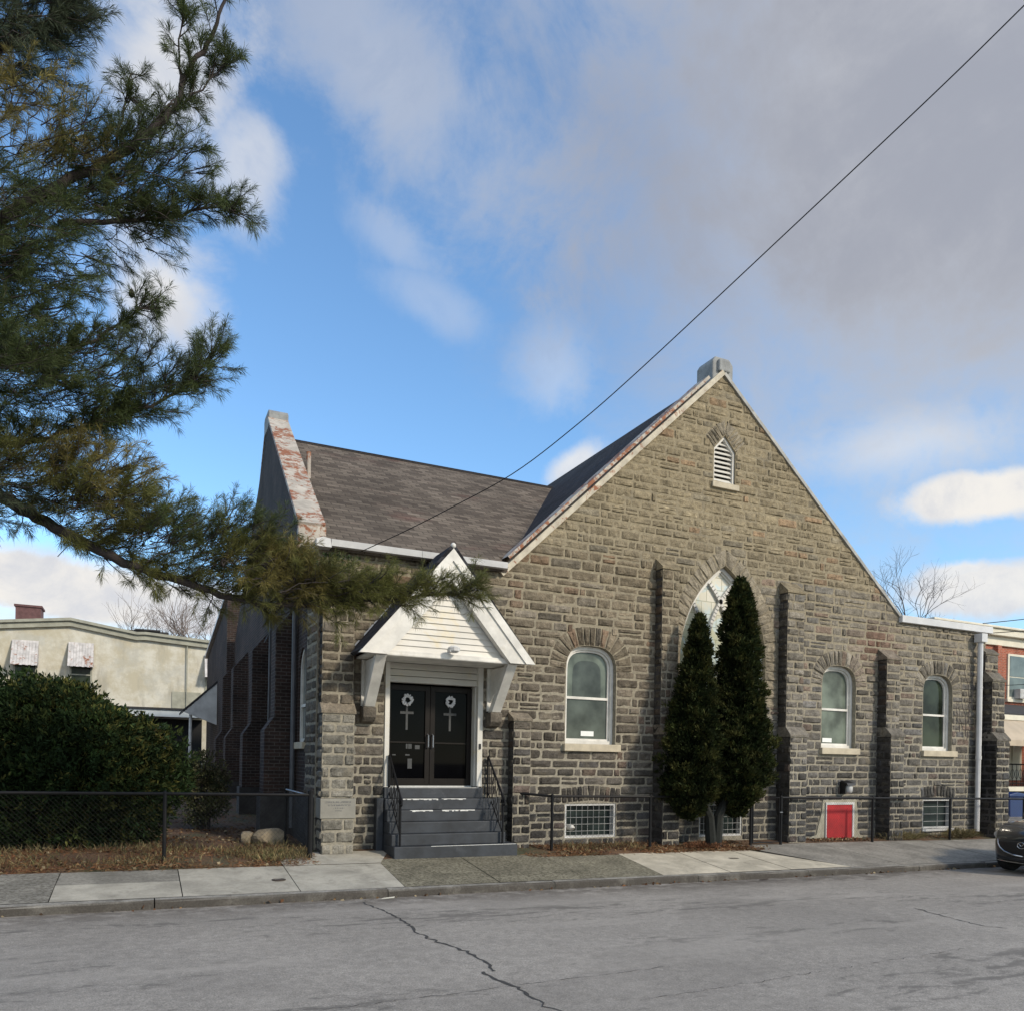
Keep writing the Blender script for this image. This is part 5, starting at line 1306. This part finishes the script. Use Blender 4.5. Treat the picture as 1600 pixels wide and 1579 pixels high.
for (x0, x1, zt, zb) in ((-5.62, -4.62, 7.15, 4.9), (-3.22, -2.22, 7.22, 4.95), (3.12, 4.1, 7.05, 5.2), (-10, -9, 7.1, 4.9)):
    mb = MB(); mb.box(x0, x1, 29.94, 30.0, zb, zt); mb.box(x0 + .08, x1 - .08, 29.92, 29.94, (zb + zt) / 2 - .4, (zb + zt) / 2 - .34); w = mb.build('window', MT['stucco_trim'], b)
    mb = MB(); mb.quad((x0 + .08, 29.93, zb + .08), (x1 - .08, 29.93, zb + .08), (x1 - .08, 29.93, zt - .08), (x0 + .08, 29.93, zt - .08)); mb.build('pane', MT['glass_dark'], w)
    mb = MB(); n = 9
    for i in range(n):
        xa, xb = lerp(x0 - .06, x1 + .06, i / n), lerp(x0 - .06, x1 + .06, (i + 1) / n); d = .02 if i % 2 else 0
        mb.quad((xa, 29.3 - d, zt - 1.15 - d), (xb - .005, 29.3 - d, zt - 1.15 - d), (xb - .005, 29.93 - d, zt + .1), (xa, 29.93 - d, zt + .1))
    mb.add([(x0 - .06, 29.93, zt + .1), (x0 - .06, 29.3, zt - 1.15), (x0 - .06, 29.93, zt - 1.15), (x1 + .06, 29.93, zt + .1), (x1 + .06, 29.3, zt - 1.15), (x1 + .06, 29.93, zt - 1.15)], [(0, 1, 2), (3, 4, 5)])
    mb.build('awning', MT['awning_metal'], w)
mb = MB(); mb.box(-2.2, 3.0, 27.2, 30, 3.65, 4.0); pc = mb.build('porch_roof', MT['blue_white'], b)
mb = MB(); mb.box(-2.3, 3.1, 27.1, 30, 4.0, 4.08); mb.build('porch_roofing', MT['tar'], pc)
mb = MB(); mb.box(-2.0, 2.9, 28.6, 28.7, .6, 3.6); mb.build('porch_screen', MT['dark'], pc)
mb = MB(); mb.box(.15, 1.2, 28.5, 28.6, .8, 3.2); mb.build('door_frame', MT['white_old'], pc)
mb = MB(); mb.box(.25, 1.1, 28.47, 28.5, .8, 3.1); mb.build('door', MT['red_brick'], pc)
mb = MB(); mb.box(1.5, 2.9, 29.95, 30, 4.15, 5.1); mb.build('transom', MT['stucco_trim'], b)
mb = MB(); mb.tube([(2.2, 29.9, .8), (2.2, 29.9, 7.6)], .03, 5); mb.build('wall_pipe', MT['stucco_trim'], b)
adopt(b)
# ---------------------------------------------------------------- brick row houses at the right
HX = 0.
def row_house(y0, y1, label, loc):
    # local frame: -x is the street front, y runs along the facade
    h = tag(empty('brick_house', loc, R(90)), label, 'house', 'brick row houses across the side street')
    mb = MB(); mb.box(HX, HX + 10, y0, y1, -.3, 7.35); mb.build('wall', MT['red_brick'], h)
    mb = MB(); mb.box(HX - .12, HX + 10, y0, y1, 7.35, 7.75); mb.box(HX - .35, HX + .2, y0, y1, 7.75, 8.05); mb.box(HX - .45, HX + .2, y0, y1, 8.05, 8.15); co = mb.build('cornice', MT['cream'], h, bevel=.02)
    mb = MB(); mb.box(HX + .2, HX + 10, y0, y1, 8.0, 8.2); mb.build('roof', MT['tar'], h)
    for (a, b_) in ((y1 - 3.4, y1 - 2.0), (y1 - 6.9, y1 - 5.5)):
        mb = MB(); mb.box(HX - .06, HX + .1, a, b_, 5.0, 7.05); mb.box(HX - .12, HX, a - .08, b_ + .08, 4.86, 4.995); w = mb.build('window', MT['cream'], h)
        mb = MB(); mb.box(HX - .075, HX - .05, a + .12, b_ - .12, 6.02, 6.95); mb.box(HX - .07, HX - .05, a + .12, b_ - .12, 5.1, 5.98); mb.build('pane', MT['glass_dim'], w)
        mb = MB(); mb.box(HX - .35, HX - .06, a + .3, b_ - .45, 5.02, 5.45)
        for k in range(6): mb.box(HX - .36, HX - .35, a + .33, b_ - .48, 5.07 + k * .06, 5.10 + k * .06)
        mb.build('air_conditioner', MT['white_old'], w)
    mb = MB(); mb.box(HX - .2, HX, y1 - 4.83, y1 - 4.57, 5.6, 7.34); mb.prism([(y1 - 4.83, 5.6), (y1 - 4.70, 5.2), (y1 - 4.57, 5.6)], lambda p, r, t: (t, p, r), HX - .2, HX); mb.build('bracket_pilaster', MT['red_brick'], h)
    mb = MB(); mb.prism([(HX - 2.3, 4.1), (HX, 4.75), (HX, 4.55), (HX - 2.3, 3.95)], lambda p, r, t: (p, t, r), y0 + .1, y1 - .35); pr_ = mb.build('porch_roof', MT['tar'], h)
    mb = MB(); mb.box(HX - 2.35, HX - 2.2, y0 + .1, y1 - .35, 3.82, 4.03); mb.build('porch_fascia', MT['cream'], pr_)
    mb = MB()
    pts = [(HX - 2.25, 3.85), (HX - 2.9, 3.4), (HX - 3.3, 2.95), (HX - 3.32, 2.72)]
    for (p, r_), (p2, r2_) in zip(pts[:-1], pts[1:]): mb.quad((p, y0 + .1, r_), (p, y1 - .35, r_), (p2, y1 - .35, r2_), (p2, y0 + .1, r2_))
    for yy in (y0 + .1, y1 - .35): mb.add([(p, yy, r_) for p, r_ in pts] + [(HX - 2.25, yy, 2.9)], [(0, 1, 2, 3, 4)])
    mb.build('porch_awning', MT['beige'], h)
    for yy in (y1 - .5, y0 + 3.0, y0 + .3):
        mb = MB(); mb.box(HX - 2.25, HX - 2.05, yy - .1, yy + .1, 1.0, 3.85); mb.build('porch_column', MT['cream'], h)
    mb = MB(); mb.box(HX - .05, HX, y1 - 6.6, y1 - 5.2, 1.3, 3.4); mb.box(HX - .09, HX - .05, y1 - 5.95, y1 - 5.88, 1.3, 3.4); mb.build('porch_window', MT['cream'], h)
    mb = MB(); mb.box(HX - .05, HX, y1 - 2.6, y1 - 1.5, 1.1, 3.3); mb.build('front_door', MT['cream'], h)
    mb = MB(); mb.box(HX - 2.4, HX, y0 + .1, y1 - .35, -.3, .9); fl = mb.build('porch_base', MT['foundation'], h)
    mb = MB(); mb.box(HX - 2.5, HX - 2.0, y0 + .1, y1 - .3, .9, 1.08); mb.build('porch_edge', MT['cream'], fl)
    mb = MB(); yy = y0 + .3; mb.tube([(HX - 2.25, y0 + .2, 2.0), (HX - 2.25, y1 - .5, 2.0)], .03, 5); mb.tube([(HX - 2.25, y0 + .2, 1.2), (HX - 2.25, y1 - .5, 1.2)], .02, 5)
    while yy < y1 - .5:
        mb.tube([(HX - 2.25, yy, 1.1), (HX - 2.25, yy, 2.0)], .012, 4, caps=False); mb.tube([(HX - 2.25, yy + .11 * math.cos(t), 1.6 + .2 * math.sin(t)) for t in np.linspace(0, 6.28, 9)], .012, 3, caps=False); yy += .26
    mb.build('porch_railing', MT['black'], h)
    mb = MB(); mb.box(HX - 2.46, HX - 2.4, y1 - 2.2, y1 - .9, .1, .8); bw = mb.build('cellar_window', MT['white'], h)
    mb = MB(); mb.box(HX - 2.48, HX - 2.44, y1 - 2.1, y1 - 1.0, .18, .72); mb.build('pane', MT['glass_dark'], bw)
    return h
h1 = row_house(-8., 0., 'red brick row house with cream cornice and beige porch awning at the right edge', (30.2, 8., 0))
mb = MB(); mb.lathe([(1.1, 8.2), (1.0, 8.5), (.25, 9.6), (.06, 10.2), (.02, 10.9)], (HX + 8, -7.2, 0), 8); mb.build('turret_roof', MT['shingle_side'], h1)
h2 = row_house(-8., 0., 'red brick row house next door to the right, beyond the frame', (38.21, 8., 0))
root = tag(empty('storage_bin', (30.2, 4.3, .0)), 'blue plastic bin in front of the brick house porch', 'bin')
mb = MB(); mb.prism([(29.85, -.2), (29.8, .75), (30.7, .75), (30.65, -.2)], lambda p, r, t: (p, t, r), 4.0, 4.6); mb.build('bin_body', MT['blue'], root, bevel=.05)
mb = MB(); mb.prism([(29.72, .75), (29.75, .85), (30.2, .93), (30.75, .85), (30.78, .75)], lambda p, r, t: (p, t, r), 3.95, 4.68); mb.build('bin_lid', MT['blue'], root, bevel=.03)
adopt(root)

# ---------------------------------------------------------------- overhead wires
def wire(name, a, b, sag, r, label, group=None):
    pts = []
    for i in range(41):
        t = i / 40; p = Vector(a).lerp(Vector(b), t); p.z -= sag * 4 * t * (1 - t); pts.append(p)
    mb = MB(); mb.tube(pts, r, 5); tag(mb.build(name, MT['black']), label, 'cable', group)
WP = [(0, 5.70), (.10, 5.93), (.197, 6.19), (.323, 6.57), (.43, 7.10), (.539, 7.76), (.75, 9.17), (.904, 10.21), (1.0, 10.9), (1.25, 12.75), (1.5, 14.7)]
WT_ = [Vector((3.73 + 5.69 * t, -.2 - 8.8 * t, z)) for t, z in WP]; wl = []
for i in range(len(WT_) - 1):
    p0, p1, p2, p3 = WT_[max(0, i - 1)], WT_[i], WT_[i + 1], WT_[min(len(WT_) - 1, i + 2)]
    for k in range(6):
        t = k / 6; wl.append(.5 * ((2 * p1) + (p2 - p0) * t + (2 * p0 - 5 * p1 + 4 * p2 - p3) * t * t + (3 * p1 - p0 - 3 * p2 + p3) * t ** 3))
mb = MB(); mb.tube(wl + [WT_[-1]], .0085, 5); tag(mb.build('overhead_cable', MT['black']), 'thin black service cable rising from the church eave to the upper right corner', 'cable')
for k, (a, b_, lab) in enumerate((((22.6, .3, 6.1), (34, -8, 8.4), 'upper of three thin wires crossing toward the brick house'), ((22.5, .2, 5.78), (34, -8, 7.6), 'middle of three thin wires leaving the church corner'), ((27.0, 14., 5.2), (36, -8, 5.5), 'lowest of three thin wires, in front of the brick house window'))):
    wire('service_wire', a, b_, .25, .012, lab, 'service wires at the right edge')

# ---------------------------------------------------------------- parked car (nose toward the camera side)
car = tag(empty('parked_car', (19.6, -4.27, gz(19.6, -4.2))), 'black crossover parked at the kerb, only its nose in view at the right edge', 'car')
cz = gz(18.6, -4.27); KZ = 1.08; CXN, CY = 17.10, -4.38
def carsec(x):
    """half profile (y,z) list from bottom centre up to top centre; x measured from the nose"""
    T = [0., .06, .18, .45, .9, 1.45, 1.75, 2.35, 2.9, 3.6, 4.15, 4.5, 4.62]
    wid = [.62, .74, .84, .90, .92, .925, .93, .93, .93, .925, .90, .84, .74]
    bot = [.34, .27, .22, .20, .20, .20, .20, .20, .20, .20, .24, .32, .42]
    bel = [.62, .74, .83, .93, 1.0, 1.04, 1.05, 1.07, 1.08, 1.10, 1.12, 1.05, .9]
    top = [.68, .80, .89, .99, 1.07, 1.13, 1.28, 1.60, 1.66, 1.63, 1.50, 1.22, .96]
    f = lambda A: float(np.interp(x, T, A))
    w, b_, s, t = f(wid), f(bot), f(bel), f(top); roof = max(0, t - s - .06); cw = w * (1 - .30 * clamp(roof / .5, 0, 1))
    b_, s, t = b_ * KZ, s * KZ, t * KZ
    return [(0, b_), (w * .85, b_), (w * .97, b_ + .10), (w, lerp(b_, s, .5)), (w * .985, lerp(b_, s, .8)), (w * .93, s), (lerp(w * .9, cw * .9, .5), lerp(s, t, .45)), (cw * .80, t - .05 - .02 * (roof > 0)), (cw * .45, t - .006), (0, t)]
mb = MB(); xs = sorted(set([0, .03, .06, .11, .18, .3, .45, .7, .9, 1.2, 1.45, 1.6, 1.75, 2.0, 2.35, 2.9, 3.3, 3.6, 3.9, 4.15, 4.35, 4.5, 4.62])); vs = []; ns = 10
bow = lambda x, y: .30 * (abs(y) / .9) ** 2.6 * clamp(1 - x / .9, 0, 1)     # plan curvature of the nose
for x in xs:
    s = carsec(x); ringp = s + [(-y, z) for y, z in s[-2:0:-1]]
    for y, z in ringp: vs.append((CXN + x + bow(x, y), CY + y, cz + z))
m = len(ringp); fs = [(i * m + k, i * m + (k + 1) % m, (i + 1) * m + (k + 1) % m, (i + 1) * m + k) for i in range(len(xs) - 1) for k in range(m)]
fs += [tuple(range(m)), tuple(range((len(xs) - 1) * m, len(xs) * m))]
mb.add(vs, fs); body = mb.build('body', MT['car_paint'], car, smooth=True, bevel=0)
ss = body.modifiers.new('sub', 'SUBSURF'); ss.levels = 1; ss.render_levels = 2
def nose(y, z, off=.0):     # a point on the front skin
    zz = [0.2, .34, .5, .62, .72, .80, .88]; xx = [.16, .06, .02, .02, .07, .16, .30]
    return (CXN + float(np.interp(z, zz, xx)) + bow(0, y) - off, CY + y, cz + z * KZ)
def nose_patch(mb, outline, off, th=.02):
    """outline: list of (y0,y1,z) rows"""
    n = 12; vs = []
    for (y0, y1, z) in outline:
        for i in range(n + 1): vs.append(nose(lerp(y0, y1, i / n), z, off))
    fs = [(j * (n + 1) + i, j * (n + 1) + i + 1, (j + 1) * (n + 1) + i + 1, (j + 1) * (n + 1) + i) for j in range(len(outline) - 1) for i in range(n)]
    mb.add(vs, fs)
mb = MB(); nose_patch(mb, [(-.20, .20, .42), (-.40, .40, .47), (-.52, .52, .55), (-.58, .58, .64), (-.61, .61, .72), (-.58, .58, .755)], .012); gr = mb.build('grille', MT['car_black'], car)
mb = MB()
for s in (1, -1): mb.tube([nose(s * y, z, .02) for y, z in ((.66, .735), (.62, .68), (.585, .60), (.53, .53), (.41, .455), (.22, .405), (0, .39))], [.012, .014, .016, .018, .018, .018, .018], 6)
mb.build('grille_trim', MT['chrome'], gr, smooth=True)
mb = MB(); c = nose(0, .61, .05)
mb.tube([(c[0], c[1] + .085 * math.cos(a), c[2] + .065 * math.sin(a)) for a in np.linspace(0, 2 * math.pi, 25)], .008, 6)
for s in (1, -1): mb.tube([(c[0], c[1] + s * y, c[2] + z) for y, z in ((0, -.012), (.02, .0), (.045, .028), (.08, .03))], [.008, .008, .007, .004], 5)
mb.build('emblem', MT['chrome'], gr, smooth=True)
mb = MB(); nose_patch(mb, [(-.52, .52, .27), (-.60, .60, .30), (-.52, .52, .365)], .014); mb.build('lower_intake', MT['car_black'], car)
mb = MB(); mb.tube([nose(y, .245 + .01 * abs(y), .012) for y in np.linspace(-.7, .7, 15)], .012, 6); mb.build('bumper_trim', MT['chrome'], car, smooth=True)
for s in (1, -1):
    mb = MB(); vs = []
    for (y, z, dx) in ((.60, .70, .0), (.60, .76, .02), (.74, .80, .04), (.86, .83, .10), (.90, .80, .12), (.86, .755, .08), (.74, .715, .02)):
        p = nose(s * y, z, .012); vs.append(p)
    mb.add(vs, [tuple(range(7))]); mb.build('headlight', MT['lens'], car)
for (x0, zt, inset_) in ((.84, 0, 0),):
    for xw in (.86, 3.62):
        for s in (1, -1):
            yo = CY + s * .80; mb = MB(); r_ = .345
            prof = [(r_ - .09, -.11), (r_ - .02, -.11), (r_, -.08), (r_, .08), (r_ - .02, .11), (r_ - .09, .11)]
            mb.lathe(prof, (CXN + xw, yo, cz + r_), 28, axis='y'); wh = mb.build('wheel', MT['tyre'], car, smooth=False)
            mb = MB(); mb.lathe([(.03, .0), (.05, .03), (.23, .01), (.255, .0), (.255, -.08)], (CXN + xw, yo + s * .09, cz + r_), 24, axis='y')
            for k in range(5):
                a = k * 2 * math.pi / 5; mb.tube([(CXN + xw + .04 * math.cos(a), yo + s * .115, cz + r_ + .04 * math.sin(a)), (CXN + xw + .24 * math.cos(a), yo + s * .115, cz + r_ + .24 * math.sin(a))], [.03, .02], 5)
            mb.build('rim', MT['chrome'], wh)
def glasspane(pts, name):
    mb = MB(); mb.add(pts, [tuple(range(len(pts)))]); mb.build(name, MT['car_glass'], car)
glasspane([(CXN + 1.50, CY - .74, cz + 1.14 * KZ), (CXN + 1.50, CY + .74, cz + 1.14 * KZ), (CXN + 2.25, CY + .56, cz + 1.575 * KZ), (CXN + 2.25, CY - .56, cz + 1.575 * KZ)], 'windscreen')
for s in (1, -1):
    glasspane([(CXN + 1.75, CY + s * .905, cz + 1.10 * KZ), (CXN + 3.7, CY + s * .90, cz + 1.15 * KZ), (CXN + 3.55, CY + s * .735, cz + 1.52 * KZ), (CXN + 2.4, CY + s * .735, cz + 1.53 * KZ)], 'side_window')
    mb = MB(); mb.lathe([(.02, -.1), (.08, -.08), (.09, .0), (.07, .06)], (CXN + 1.8, CY + s * 1.0, cz + 1.14 * KZ), 10); mb.build('mirror', MT['car_paint'], car, smooth=True)
adopt(car)

# ---------------------------------------------------------------- sky, sun, camera
SUN_AZ, SUN_EL = R(148), R(31)     # azimuth measured from +Y toward +X
sd = Vector((math.sin(SUN_AZ) * math.cos(SUN_EL), math.cos(SUN_AZ) * math.cos(SUN_EL), math.sin(SUN_EL)))
sl_ = bpy.data.lights.new('sun', 'SUN'); sl_.energy = 3.1; sl_.angle = R(6.0); sl_.color = (1., .89, .73)
so = bpy.data.objects.new('sun', sl_); COL.objects.link(so); so.rotation_euler = sd.to_track_quat('Z', 'Y').to_euler(); so.location = sd * 60
world = bpy.data.worlds.new('World'); scene.world = world; world.use_nodes = True
class WT(NT):
    def __init__(self, nt): self.nt = nt
wt = WT(world.node_tree); bg = wt.nt.nodes['Background']
sky = wt.n('ShaderNodeTexSky'); sky.sky_type = 'NISHITA'; sky.sun_disc = False; sky.sun_elevation = SUN_EL; sky.sun_rotation = SUN_AZ
sky.air_density = 1.0; sky.dust_density = .6; sky.ozone_density = 2.0
dirv = wt.n('ShaderNodeTexCoord').outputs['Generated']
sv = wt.sep(dirv); ca, sa = math.cos(R(25)), math.sin(R(25))
fwd = wt.math('ADD', wt.math('MULTIPLY', sv[0], sa), wt.math('MULTIPLY', sv[1], ca))
rgt = wt.math('SUBTRACT', wt.math('MULTIPLY', sv[0], ca), wt.math('MULTIPLY', sv[1], sa))
az = wt.math('ARCTAN2', rgt, fwd)                                   # compass bearing, 0 toward the gable
hor = wt.math('SQRT', wt.math('ADD', wt.math('MULTIPLY', fwd, fwd), wt.math('MULTIPLY', rgt, rgt)))
el = wt.math('ARCTAN2', sv[2], hor)
nz = lambda s, d=5, r=.55, di=.0: wt.noise(dirv, s, d, r, di)
N1, N2, N3 = nz(3.2, 8, .6, .3), nz(8., 9, .66, .3), nz(1.7, 4, .5)
wob = wt.math('ADD', wt.math('MULTIPLY', wt.math('SUBTRACT', N1, .5), 2.3), wt.math('MULTIPLY', wt.math('SUBTRACT', N2, .5), 1.7))
def blob(a0, e0, ra, re, rot=0., soft=(1.25, .45), k=1., w=1.1):
    u = wt.math('SUBTRACT', az, R(a0)); v = wt.math('SUBTRACT', el, R(e0)); c, s = math.cos(R(rot)), math.sin(R(rot))
    U = wt.math('DIVIDE', wt.math('ADD', wt.math('MULTIPLY', u, c), wt.math('MULTIPLY', v, s)), R(ra))
    Vv = wt.math('DIVIDE', wt.math('SUBTRACT', wt.math('MULTIPLY', v, c), wt.math('MULTIPLY', u, s)), R(re))
    d = wt.math('SQRT', wt.math('ADD', wt.math('MULTIPLY', U, U), wt.math('MULTIPLY', Vv, Vv)))
    d = wt.math('ADD', d, wt.math('MULTIPLY', wob, w))
    return wt.ramp(d, soft[0], soft[1], 0., k)
def union(*L):
    r_ = L[0]
    for x in L[1:]: r_ = wt.math('MAXIMUM', r_, x)
    return r_
big = blob(31, 40.5, 27, 24, 27, (1.35, .3), 1., .55)
wisp = union(blob(-10, 41, 13, 5.5, -25, (1.35, .1), .55, 1.5), blob(-2, 47, 17, 4.5, -14, (1.35, .1), .45, 1.5))
puff = union(blob(30.5, 16.4, 5, 1.5, 0, (1.15, .6), 1., .8), blob(29, 16.9, 2.6, 1.3, 0, (1.15, .6), 1., .8), blob(31.5, 11., 4.8, 1.6, 0, (1.15, .55), .95, .8), blob(29.5, 11.6, 2.5, 1.4, 0, (1.1, .6), .9, .8), blob(26, 20, 7, 2.2, 0, (1.3, .1), .5, .8), blob(4.5, 20.5, 2.6, 1.3, 30, (1.2, .4), .8, .8))
left = union(blob(-24, 28, 5, 5, 0, (1.2, .3), .95), blob(-24, 39, 6, 6, 0, (1.2, .3), .8), blob(-27, 10, 16, 2.2, -4, (1.15, .6), 1., .6), blob(-26, 7, 20, 3, 0, (1.2, .4), .7, .5), blob(-19, 35, 4, 4, 0, (1.2, .3), .6))
faint = union(blob(3, 26, 3, 3, 0, (1.3, .2), .3), blob(-9, 33, 4, 1.5, -20, (1.3, .2), .25), blob(-6, 30, 4, 1.5, -20, (1.3, .2), .25))
rest = wt.math('MULTIPLY', wt.ramp(N3, .40, .56, .45, .9), wt.ramp(fwd, .05, -.35))  # unseen cloud behind the camera, thickened to whiten the ambient light
skyc = wt.mix(1.0, sky.outputs[0], (1.22, 1.54, 1.68), 'MULTIPLY')
grey = wt.mix(wt.ramp(wt.math('ADD', wt.math('MULTIPLY', N1, .7), wt.math('MULTIPLY', N2, .3)), .36, .64), (2.5, 2.65, 3.1), (3.75, 3.85, 4.15))
grey = wt.mix(wt.ramp(el, R(31), R(17), 0, .8), grey, (4.2, 4.25, 4.4))
white = wt.mix(wt.ramp(N2, .35, .65), (4.6, 4.7, 5.0), (6.1, 5.9, 5.6))
final = wt.mix(faint, skyc, white)
final = wt.mix(wisp, final, wt.mix(.5, grey, white))
final = wt.mix(big, final, grey)
final = wt.mix(union(puff, left), final, white)
final = wt.mix(rest, final, white)

lk = wt.nt.links
wt.set(bg.inputs['Color'], final); bg.inputs['Strength'].default_value = .15
cam = bpy.data.cameras.new('camera'); co = bpy.data.objects.new('camera', cam); COL.objects.link(co); scene.camera = co
cam.sensor_width = 36; cam.sensor_fit = 'HORIZONTAL'; cam.lens = 36 * 1234 / 1600.; cam.shift_x = 0.0043; cam.shift_y = 0.2484; cam.clip_end = 2000; cam.clip_start = .05
co.location = (0, -15, 1.8)
co.matrix_world = Matrix.Translation((0, -15, 1.8)) @ Euler((0, 0, R(-25))).to_matrix().to_4x4() @ Euler((R(90), 0, 0)).to_matrix().to_4x4() @ Matrix.Rotation(0.0174982138698566, 4, 'Z')
scene.view_settings.view_transform = 'Standard'; scene.view_settings.look = 'None'; scene.view_settings.exposure = 0; scene.view_settings.gamma = 1
scene.cycles.max_bounces = 8; scene.cycles.use_denoising = True
